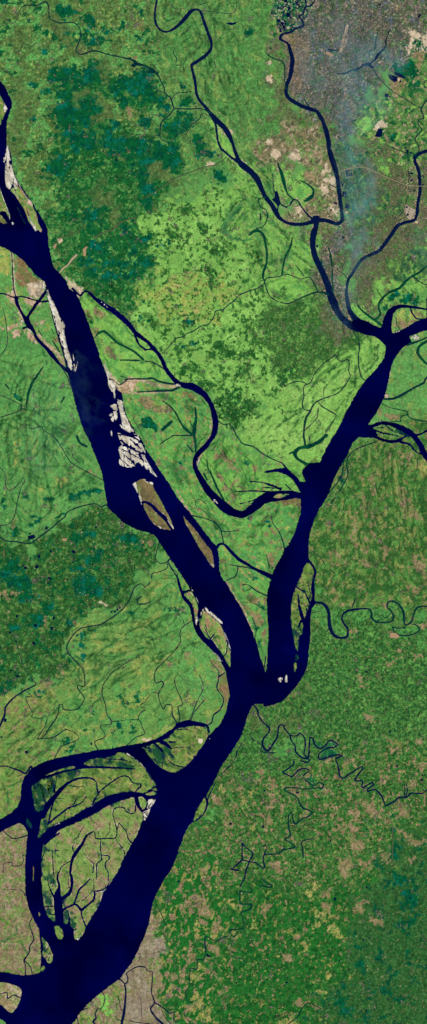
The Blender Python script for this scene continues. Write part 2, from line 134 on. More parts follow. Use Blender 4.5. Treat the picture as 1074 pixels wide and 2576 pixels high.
 ('creek','navy','curved back channel around the leaf shaped island on the east bank','creek',[],["B5:430,505,10 446,520,12 458,560,12 448,610,11 425,645,11 392,680,10 350,697,10","B5:520,410,3 490,470,5 465,520,6 462,560,7","B5:640,280,4 600,310,4"],[],0.25),
 ('creek','slate','small branching creek entering from the bottom edge','creek',[],["A6:755,835,5 775,880,5 765,935,5 740,965,6 720,962,6 705,1000,8 710,1030,10 690,1060,12 720,1100,12 740,1200,12","A6:570,1025,5 578,1074,6 560,1180,6","A6:875,870,4 895,970,4 910,975,5","A6:860,930,3 860,1030,4 900,1050,4","A6:960,1050,4 1000,1060,5 1074,1070,5","A6:1040,880,3 1045,980,4 1055,1050,4","A6:580,990,5 620,965,8 650,960,4"],[],0.25),
 ('creek','slate','pair of creeks in the brown left bank beside the western arm','creek',[],
  ["A5:20,765,6 60,800,7 100,825,7 160,815,7 205,800,8","A5:25,1074,5 30,1010,5 90,1000,5 90,1025,5 150,1025,5 175,985,5 165,950,5 190,945,6","A6:240,285,6 218,340,6 235,390,6 250,450,7 220,500,7 218,545,7 178,605,9 188,640,7 188,710,8","A6:185,610,6 225,650,6 240,708,7","A6:75,80,4 130,82,5 170,95,5 188,130,6","A6:-100,850,5 0,850,5"],[],0.25),
 ('river','navy','navy channels around the small industrial spit on the left bank','river',
  ["A2:180,200 215,185 225,240 250,290 225,290 200,272 175,285 165,272 195,262 180,235"],
  ["A2:-100,15,10 0,20,10 40,25,10 90,45,10 115,50,14 150,42,9 200,52,10 260,70,10 310,82,12 350,75,14 380,60,14","A2:355,-15,22 300,60,22 260,110,24 205,195,20","A2:120,50,30 130,100,24 165,170,20 195,215,36 225,265,36 250,300,22 275,355,22 340,420,26 390,480,32 440,540,22 510,600,30","A1:85,785,5 92,860,6 95,950,6 100,1030,6 105,1074,8 A2:120,45,10","A2:215,120,3 215,170,3"],[],0.4),
 ('creek','creek','thin overgrown creeks on the left bank floodplain','creek',[],["A2:450,560,6 490,620,6 525,700,8","A2:-100,760,4 0,770,4 150,840,5 155,880,5 100,905,5 0,935,5 -100,960,5","A2:20,120,3 40,200,4 55,320,4 50,410,4 0,490,4","A2:215,1010,5 240,1020,5 310,1000,5 320,1030,5 390,1070,4 A3:440,50,4","A2:375,130,5 400,240,7 440,370,9 470,460,12 495,560,18"],[],0.2),
 ('oxbow_lake','weedy','dark green slanting scar lake on the left floodplain','oxbow lake',[],["A2:320,560,7 280,620,13 240,680,20 210,760,17 195,860,9"],[],0.5),
 ('oxbow_lake','weedy','short green crescents in fields west of the wide river','oxbow lake',[],["A3:570,0,17 590,50,14 640,75,17","A2:475,785,14 455,825,10","A2:40,690,10 70,725,7","A2:390,370,6 440,450,12","A2:380,280,4 400,320,6","A2:285,290,6 310,330,6"],[],0.4),
]
# islands, chars and sandbars: (name, kind, label, category, polygons, strokes, cuts)
LAND = [
 ('river_island','green','large green and brown delta island north of the inner channel in the western arm','island',
  ["A5:880,185 940,195 1000,235 1050,280 1074,303 B5:0,310 40,365 78,430 50,450 10,478 A5:1074,487 1000,480 960,478 880,487 800,505 740,538 680,578 600,620 560,650 500,680 440,705 400,725 360,745 330,775 290,820 280,815 300,700 310,650 345,590 400,500 420,480 300,620 265,610 250,560 235,460 240,430 290,400 340,355 400,325 480,300 545,285 560,300 620,300 650,285 615,270 650,245 700,230 780,225 850,205"],[],
  ["A5:310,650,60 350,580,46 400,520,34 450,460,30 500,415,22 560,385,16 620,375,14 680,380,11 712,410,10 717,460,10 728,490,10","A5:728,485,9 760,455,9 820,410,9 870,375,9 915,360,9 950,370,9 975,405,9 1010,420,9 1040,420,9 1040,440,9 1010,465,9 998,490,9","A5:728,490,6 700,530,10 680,585,14",
   "A5:410,520,9 385,580,10 370,650,10 355,720,12","A5:360,710,14 430,655,13 500,600,13 560,580,10 600,560,8 640,510,5","A5:540,575,8 570,520,5","A5:410,525,6 475,530,4","A5:470,690,6 485,630,4","A5:510,430,6 560,440,6 620,435,4","A5:320,375,22 400,350,18 480,325,16 550,312,12 620,298,20 720,295,16 850,300,13 1000,310,7","A5:760,228,6 830,240,6 900,240,6 970,255,4","A5:420,360,4 410,420,7 400,480,14","A5:500,335,5 510,380,4 490,415,4","A5:660,600,5 700,540,4 780,500,3"]),
 ('river_island','shoal','half drowned dark green shoal at the elbow of the western arm','island',
  ["A5:238,432 290,405 325,380 330,430 355,520 330,540 320,610 300,618 270,600 250,560 240,500","A5:335,385 400,365 412,420 395,470 370,520 345,500 330,440","A5:255,600 268,600 266,625 256,620"],[],["A5:300,560,8 290,500,5 280,450,3"]),
 ('river_island','delta','big green and tan creek cut delta island between the western arm and the lower river','island',
  ["A5:300,1010 305,960 320,870 380,830 430,770 470,745 600,690 700,640 780,590 870,550 990,516 1005,560 1025,600 1055,640 1050,700 1010,800 975,860 910,980 870,1074 A6:835,0 790,70 760,110 740,180 700,250 640,350 620,400 580,450 550,445 545,380 520,345 500,330 480,338 460,300 440,240 410,312 385,310 350,270 325,200 312,100 305,0 A5:310,1074"],[],
  ["A5:690,770,8 640,800,14 610,860,22 560,930,28 530,990,20 520,1074,18 A6:530,0,24 530,60,18 510,110,28 450,155,30","A6:350,0,5 365,60,7 385,110,12 400,130,20","A5:430,1074,8 A6:425,0,14 438,60,20 425,120,50 430,200,64 440,300,64","A6:550,188,14 500,210,14 450,240,20","A6:545,190,10 560,150,12 580,90,12 600,65,12 640,30,10 665,0,8","A6:550,190,14 575,200,14 600,230,24 640,200,14 690,160,14 700,120,16 700,95,14 740,88,10 790,60,9 805,20,8","A6:600,240,10 605,280,9 625,330,9 634,355,10","A6:500,235,7 512,280,8 510,330,20","A6:540,380,14 570,370,6","A6:560,172,5 620,155,5 645,130,5 690,80,5 690,0,4","A6:330,207,8 400,203,8","A6:350,215,6 375,260,7 410,265,7","A6:450,190,8 490,150,5","A6:505,0,5 505,60,5 525,70,5",
   "A5:740,825,8 705,820,9 700,780,9 690,770,9","A5:740,825,9 800,820,9 850,820,9 865,770,7 850,710,7 835,650,7 840,610,7 870,592,7 915,595,8 935,625,8 970,640,8 998,630,8 1000,580,9","A5:1000,500,26 1010,560,20 1030,600,18 1060,635,16","A5:865,770,5 880,710,6 930,770,6 950,830,7 980,858,8","A5:745,825,8 742,900,8 750,980,8 715,1010,8 715,1074,8 A6:712,10,6","A5:745,945,6 800,950,7 808,970,7 780,1000,7 780,1040,7 800,1074,7 A6:800,20,7","A5:850,820,5 880,865,6 910,900,6 922,940,6 912,985,7","A5:550,935,9 535,890,7 550,860,6 550,830,6 575,815,5 590,780,5 625,725,4","A5:385,910,5 390,1000,6 395,1074,7 A6:400,0,5 385,60,5","A5:385,912,4 440,912,4","A5:685,1074,7 690,1010,6 650,970,5 620,930,4","A5:440,1074,6 455,1030,6 520,990,8","A5:330,870,8 400,810,10 435,785,14","A5:300,1010,5 330,920,6","A5:775,815,4 810,770,4 810,700,3","A5:730,790,4 730,740,4 700,700,3","A5:690,610,10 760,580,8 880,545,4"]),
 ('river_island','green','rounded green island with a white patch at the head of the western arm','island',
  ["B5:235,12 340,-8 430,2 465,60 400,170 330,260 290,295 230,332 190,332 130,310 60,255 20,200 0,170 A5:1045,150 1074,146 B5:40,128 100,110 160,80 205,40"],[],
  ["B5:60,118,12 90,140,14 125,175,18","B5:95,95,34 150,125,30 190,158,14","B5:0,150,14 40,160,5","B5:200,155,5 260,150,5 300,148,5 375,185,4","B5:165,240,4 190,265,8 215,280,8 280,296,9","B5:180,110,16 220,110,8","B5:235,20,8 300,15,6 340,30,3","B5:125,300,5 130,250,3"]),
 ('river_island','brown','long brown lens shaped island close to the east bank above the confluence','island',
  ["B3:278,583 300,610 345,660 400,730 450,800 490,850 505,930 505,975 480,950 440,890 390,810 330,700 295,640"],[],[]),
 ('river_island','brown','brown island with a pale west rim, upper of the two split by a thin channel','island',
  ["A3:1005,345 1040,318 1074,320 B3:0,330 50,350 60,370 90,430 140,520 190,620 210,680 205,690 180,640 150,590 100,550 50,500 0,478 A3:1055,475 1020,420"],[],["B3:60,370,6 90,430,5"]),
 ('river_island','brown','smaller brown island below the thin channel beside its larger neighbour','island',
  ["A3:1060,498 B3:0,495 40,520 90,575 140,620 165,655 188,692 160,690 110,680 70,655 30,610 0,550 A3:1065,540"],[],["B3:120,590,4 160,640,5"]),
 ('river_island','char','green and pinkish char enclosed by a side channel on the west bank above the confluence','island',
  ["B4:430,215 460,230 520,280 560,330 590,400 605,460 625,510 632,560 628,632 610,620 575,550 540,500 500,440 470,420 430,370 405,340 410,290 420,240"],[],
  ["B4:605,455,6 600,520,7 575,555,7","B4:440,345,5 478,428,8","B4:478,430,10 505,390,6 520,375,4","B4:490,430,6 530,400,4","B4:440,310,4 455,350,4"]),
 ('river_island','char','narrow green strip char between the side channel and its inner branch','island',
  ["B4:285,95 335,78 350,90 375,130 388,200 385,250 378,325 362,260 352,190 325,140"],[],["B4:300,95,4 340,180,3"]),
 ('river_island','green','long green side island split by an inlet near the east bank of the right river','island',
  ["C3:185,930 225,960 240,1010 228,1074 C4:222,0 216,60 225,110 215,150 200,200 170,272 155,270 158,300 155,380 130,405 120,512 100,480 80,380 65,280 70,180 85,90 105,40 C3:120,1074 150,1010"],[],
  ["C4:110,40,8 140,60,9 170,75,9 185,110,9 210,160,14","C4:122,100,10 130,180,18 145,240,26 155,280,26 140,300,10 130,330,8","C4:145,290,20 120,340,6","C4:190,0,3 210,80,5 205,120,5","C4:155,0,3 160,40,3","C4:180,200,8 190,230,12"]),
 ('river_island','green','tiny green islet below the tip of the long green side island','island',["C4:92,598 108,605 110,640 95,672 90,640"],[],[]),
 ('river_island','shoal','small drowned shoal just above the tiny green islet','island',["C4:100,540 125,545 118,580 100,590"],[],[]),
 ('river_island','char','green crescent shoal with dark wisps inside the upper left bend','island',
  ["A1:75,325 130,300 180,360 240,440 270,510 285,570 310,620 305,640 280,625 262,636 240,600 210,560 185,490 150,430 110,370"],[],["A1:200,480,5 215,520,5","A1:110,330,6 130,380,3"]),
 ('river_island','shoal','thin slanting mud spit in the upper left river','island',[],["A1:128,460,5 145,490,9 165,540,5 193,588,3"],[]),
 ('river_island','green','green bank island with a white edge at the upper left edge','island',["A1:-110,200 0,320 20,380 50,450 72,510 72,550 55,520 40,490 20,485 0,490 -110,500"],[],[]),
 ('river_island','brown','dark brown mud islet cut by the left edge','island',["A1:-110,500 0,512 30,540 55,575 20,578 0,570 -110,600"],[],[]),
 ('river_island','green','green islet with a white beach at the left edge where the river enters','island',["A0:-110,560 0,690 15,720 32,765 55,800 45,830 20,880 0,930 -110,1100"],[],[]),
 ('river_island','shoal','small shoal islet in the mouth of the western arm below its elbow','island',["A5:195,672 215,685 235,720 235,747 210,735 193,705"],[],[]),
 ('river_island','brown','thin sliver islet in the lower western arm','island',[],["A5:246,1030,6 248,1074,8 A6:245,15,6"],[]),
 ('river_island','brown','tiny brown islet beside the left bank of the lower western arm','island',["A6:284,240 296,258 298,278 288,276"],[],[]),
 ('river_island','green','oval green islet in the channel foot of the delta','island',["A6:400,350 430,348 460,380 472,420 455,448 430,445 410,410"],[],[]),
 ('river_island','delta','streaked wedge shoal against the left bank near the river mouth','island',["A6:305,430 330,450 360,490 390,560 385,610 360,625 340,600 315,570 320,500"],[],["A6:320,560,5 360,500,5","A6:335,590,5 375,540,5","A6:355,610,5 372,560,4","A6:318,530,4 340,500,4"]),
 ('river_island','green','little round green islet under the wedge shoal','island',["A6:303,652 322,640 333,660 320,684 302,680"],[],[]),
 ('river_island','tanland','tan wedge island crossed by a zigzag creek in the lower left corner','island',["A6:-110,760 0,765 60,770 130,795 158,820 155,880 130,940 100,985 75,990 40,965 0,930 -110,850"],[],["A6:-110,850,6 0,850,6 50,842,7 58,885,7 100,858,7 150,880,8"]),
 ('river_island','green','leaf shaped green and brown island against the east bank below the confluence','island',["B5:438,520 447,560 443,605 418,650 390,675 358,690 375,620 410,560"],[],[]),
 ('river_island','green','small green islet at the channel mouth, upper of the pair beside the white bars','island',["B5:48,458 72,450 90,465 60,472"],[],[]),
 ('river_island','char','pale rimmed islet, lower of the pair beside the white bars','island',["B5:0,497 25,482 60,475 85,487 70,500 30,508"],[],[]),
 ('river_island','char','small islet where the looping arm meets the right river','island',["B3:942,452 985,424 1030,430 1042,440 1000,456"],[],[]),
 ('river_island','green','long thin islet in the braided channels at the right edge','island',["C2:700,1015 760,1008 800,1030 780,1050 720,1040"],[],[]),
 ('river_island','shoal','dark submerged grass islet in the braided channels at the right edge','island',["C2:850,1020 900,1045 950,1070 880,1062 840,1040"],[],[]),
 ('sandbar','sand','long white sandbar lying along the west bank of the upper left river','sandbar',
  ["A1:310,1008 330,1015 335,1074 A2:355,-10 370,40 400,95 430,160 440,190 465,225 482,262 475,290 490,380 505,440 530,520 540,582 520,582 490,530 470,440 445,370 420,290 405,250 390,180 375,130 362,90 345,60 350,10 A1:320,1060"],[],["A2:470,465,3 500,455,4"]),
 ('sandbar','sand','thin white sand blade with a split tip in midstream','sandbar',[],["A2:540,470,3 546,520,9 552,590,14","A2:575,522,3 568,550,6 558,585,8"],[]),
 ('sandbar','sand','white streaked sandbar in the narrow river at the upper left','sandbar',
  ["A1:50,-5 40,60 22,110 32,130 40,110 38,160 35,210 45,300 75,325 95,285 115,322 137,308 125,265 98,195 82,130 72,60 60,0"],[],["A1:50,60,3 45,150,4","A1:70,120,3 75,160,3","A1:100,250,4 98,300,5"]),
 ('sandbar','sand','white sand tongue on the tip of the green crescent shoal','sandbar',["A1:208,515 225,545 255,585 272,600 265,638 250,615 225,575"],[],[]),
 ('sandbar','pinksand','pinkish patchy sand strip on the upper left east bank','sandbar',["A1:120,240 135,270 160,320 190,370 230,410 242,450 215,440 195,430 205,400 180,365 150,320"],[],[]),
 ('sandbar','sand','white sand edge along the green bank island at the left edge','sandbar',[],["A1:0,320,6 20,380,6 45,450,7 68,510,9 72,545,5"],[]),
 ('sandbar','sand','tiny triangular white bar in the upper left river','sandbar',["A1:85,570 95,566 104,580 92,588"],[],[]),
 ('sandbar','sand','white beach beside the small green islet at the left edge','sandbar',["A0:30,755 40,775 55,800 48,822 35,830 20,800 28,790 30,770"],[],[]),
 ('sandbar','sand','pale wedge sandbar at the head of the pink sand fan','sandbar',["A2:765,540 795,590 820,640 850,690 855,760 848,800 825,745 800,695 795,640 778,590"],[],["A2:800,645,5 840,660,5"]),
 ('sandbar','sand','tall white sandbar between two thin channels','sandbar',["A2:868,800 905,812 912,870 935,930 970,995 990,1040 965,1050 930,1035 905,1000 893,940 882,890 870,840"],[],["A2:880,800,8 910,815,4"]),
 ('sandbar','sand','ragged broken white sandbar left of the tall bar','sandbar',["A2:812,850 862,830 866,900 868,945 835,968 805,962 828,930 795,925 830,900 838,875"],[],["A2:790,820,9 870,835,8","A2:790,880,8 850,885,7","A2:800,945,5 835,920,4"]),
 ('sandbar','sand','large white wind streaked sandbar in the middle of the wide river','sandbar',
  ["A2:870,1050 920,1062 1000,1055 1030,1074 A3:880,-5 960,0 1020,0 1045,50 1074,110 B3:0,130 0,190 A3:1074,205 1050,222 1020,190 990,228 940,230 880,212 886,140 874,90 900,62 885,30"],[],
  ["A3:890,30,9 950,75,13 1010,110,12 1074,135,10","A3:905,125,5 950,165,8 985,195,10 1000,215,8","A3:940,-5,8 1000,15,10 1045,48,8","A3:1000,130,4 1050,150,4","A3:1010,205,14 1035,225,12","A3:895,100,4 930,130,4","A3:960,130,3 990,160,3","A3:900,95,5 960,125,6 1060,180,5","A3:885,165,4 930,200,6 960,228,5","A3:960,20,7 1040,90,8","A3:925,60,4 1000,92,5","A3:1030,150,4 1070,190,5","A3:905,180,3 920,215,5","A2:870,1060,8 1010,1068,9"]),
 ('sandbar','sand','small spotted white bar just above the large streaked sandbar','sandbar',["A2:815,1020 828,1022 830,1074 820,1074","A2:885,985 925,1010 985,1035 940,1040 900,1015"],[],[]),
 ('sandbar','sand','white sand spit along the west bank of the narrow channel','sandbar',["B3:0,160 30,210 60,260 88,302 60,285 30,262 0,238 A3:1060,200"],[],[]),
 ('sandbar','sand','white strip along the west rim of the larger brown island','sandbar',["A3:978,352 1003,338 1010,360 1030,420 1050,470 1055,500 1045,505 1030,460 1020,430 1000,390"],[],["A3:1030,440,5 1020,400,3"]),
 ('sandbar','sand','white crescent on the north tip of the larger brown island','sandbar',["B3:0,332 25,335 55,340 60,355 40,360 15,348"],[],[]),
 ('sandbar','sand','white tail at the south tip of the larger brown island','sandbar',["B3:160,610 185,640 208,672 207,690 190,665 170,635"],[],[]),
 ('sandbar','sand','white patch under the smaller brown island','sandbar',["B3:82,658 105,665 130,680 110,682"],[],[]),
 ('sandbar','sand','white tail at the south tip of the long lens island','sandbar',["B3:485,940 510,935 505,978"],[],[]),
 ('sandbar','sand','white hooked bar wrapping the head of the char above the confluence','sandbar',
  ["B4:430,176 465,208 540,268 568,300 572,326 540,298 500,262 455,225 432,212 410,255 405,240 418,205"],["B4:545,325,5 580,375,10 605,430,10 622,490,9 633,522,5"],[]),
 ('sandbar','sand','pale broken sand between side channel branches west of the hooked bar','sandbar',["B4:378,245 388,262 390,290 375,318 366,290"],["B4:345,62,9 365,100,6 392,155,5"],["B4:372,270,3 384,300,3"]),
 ('sandbar','sand','small ribbed sand patch at the end of the side channel','sandbar',["B4:488,520 520,528 548,560 570,588 548,590 515,555"],[],["B4:510,530,4 545,580,4"]),
 ('sandbar','sand','left of the two small white flecks in the confluence','sandbar',["B4:980,715 1010,700 1014,722 1000,746 988,740"],[],["B4:985,735,3 1005,720,3"]),
 ('sandbar','sand','right of the two small white flecks in the confluence','sandbar',["B4:1034,700 1042,684 1050,705 1048,748 1030,738"],[],[]),
 ('sandbar','sand','white bar behind the delta island tip, upper one','sandbar',["B5:22,535 72,531 70,552 48,585 22,605 10,600"],[],["B5:20,590,5 45,560,4"]),
 ('sandbar','sand','white bar behind the delta island tip, lower narrow one','sandbar',["B5:-30,640 15,610 38,597 25,640 0,690 -10,690"],[],["B5:-20,640,4 10,620,4"]),
 ('sandbar','sand','white curved beach along the northeast side of the delta island','sandbar',[],["A5:938,196,8 985,225,6 1030,260,5 1074,305,4"],[]),
 ('sandbar','sand','tiny bright bar beside the rounded green island','sandbar',["B5:468,84 476,82 479,90 472,93"],[],[]),
 ('sandbar','sand','small pale bars in the inner channel of the delta','sandbar',["A5:400,728 425,708 445,708 440,722 412,740","A5:665,583 690,570 685,582"],[],["A5:405,730,3 440,718,3"]),
 ('sandbar','sand','white hook at the creek mouth on the east side of the delta','sandbar',["A6:700,98 735,95 785,80 760,98 720,104","A6:795,15 812,8 818,20 800,30"],[],[]),
 ('sandbar','sand','white foot of the delta island at the lower river','sandbar',["A6:552,434 590,436 580,453 560,450"],[],[]),
 ('sandbar','sand','bright sand tip at the char near the right edge loop','sandbar',["C2:822,308 860,293 880,295 850,308"],[],[]),
 ('sandbar','sand','white sand fill on the bank below the right edge loop','sandbar',["C2:950,345 985,320 1008,332 1020,350 1000,366 970,368"],[],[]),
 ('sandbar','pinksand','small pink white point at the mouth of the dark side river','sandbar',["C2:758,770 780,760 795,768 785,788 765,788"],[],[]),
 ('sandbar','sand','narrow white bar inside the looping arm near its source','sandbar',[],["A2:750,82,5 775,105,12 800,124,5","A2:840,130,4 858,150,5"],[]),
 ('sandbar','sand','pale patch on the west shore of the bend in the looping arm','sandbar',["B3:378,200 395,170 402,168 396,205 402,228 388,225"],[],[]),
 ('sandbar','sand','mottled pale shoal on the west shore lower down the looping arm','sandbar',["B3:488,460 515,470 540,498 525,500 500,480"],[],["B3:500,468,2 520,492,3"]),
 ('sandbar','sand','pale wedge where two creeks meet the looping arm','sandbar',["B2:215,692 245,688 262,705 225,706"],[],[]),
 ('sandbar','sand','white ridge line on the small creek junction at the left bank','sandbar',["A2:150,220 168,205 178,230 158,240","A2:200,280 225,285 255,320 258,335 235,315"],[],[]),
 ('river_island','char','small triangular island between two channel mouths behind the white bars','island',["A5:1020,517 1050,512 1070,528 B5:4,540 15,560 5,585 -18,612 A5:1045,598 1030,565"],[],[]),
]
# ---------------------------------------------------------------- land cover
BR=(122,177,84); MID=(94,154,80); GR=(80,150,80); OL=(88,122,62); GV=(46,99,44); DF=(22,96,44); SE=(26,104,38); TE=(12,88,48); TD=(6,74,54)
TAN=(178,150,112); PK=(146,123,94); YE=(162,168,88); CY=(90,90,82); BRN=(122,104,82); SND=(198,188,164); NV=(8,20,70)
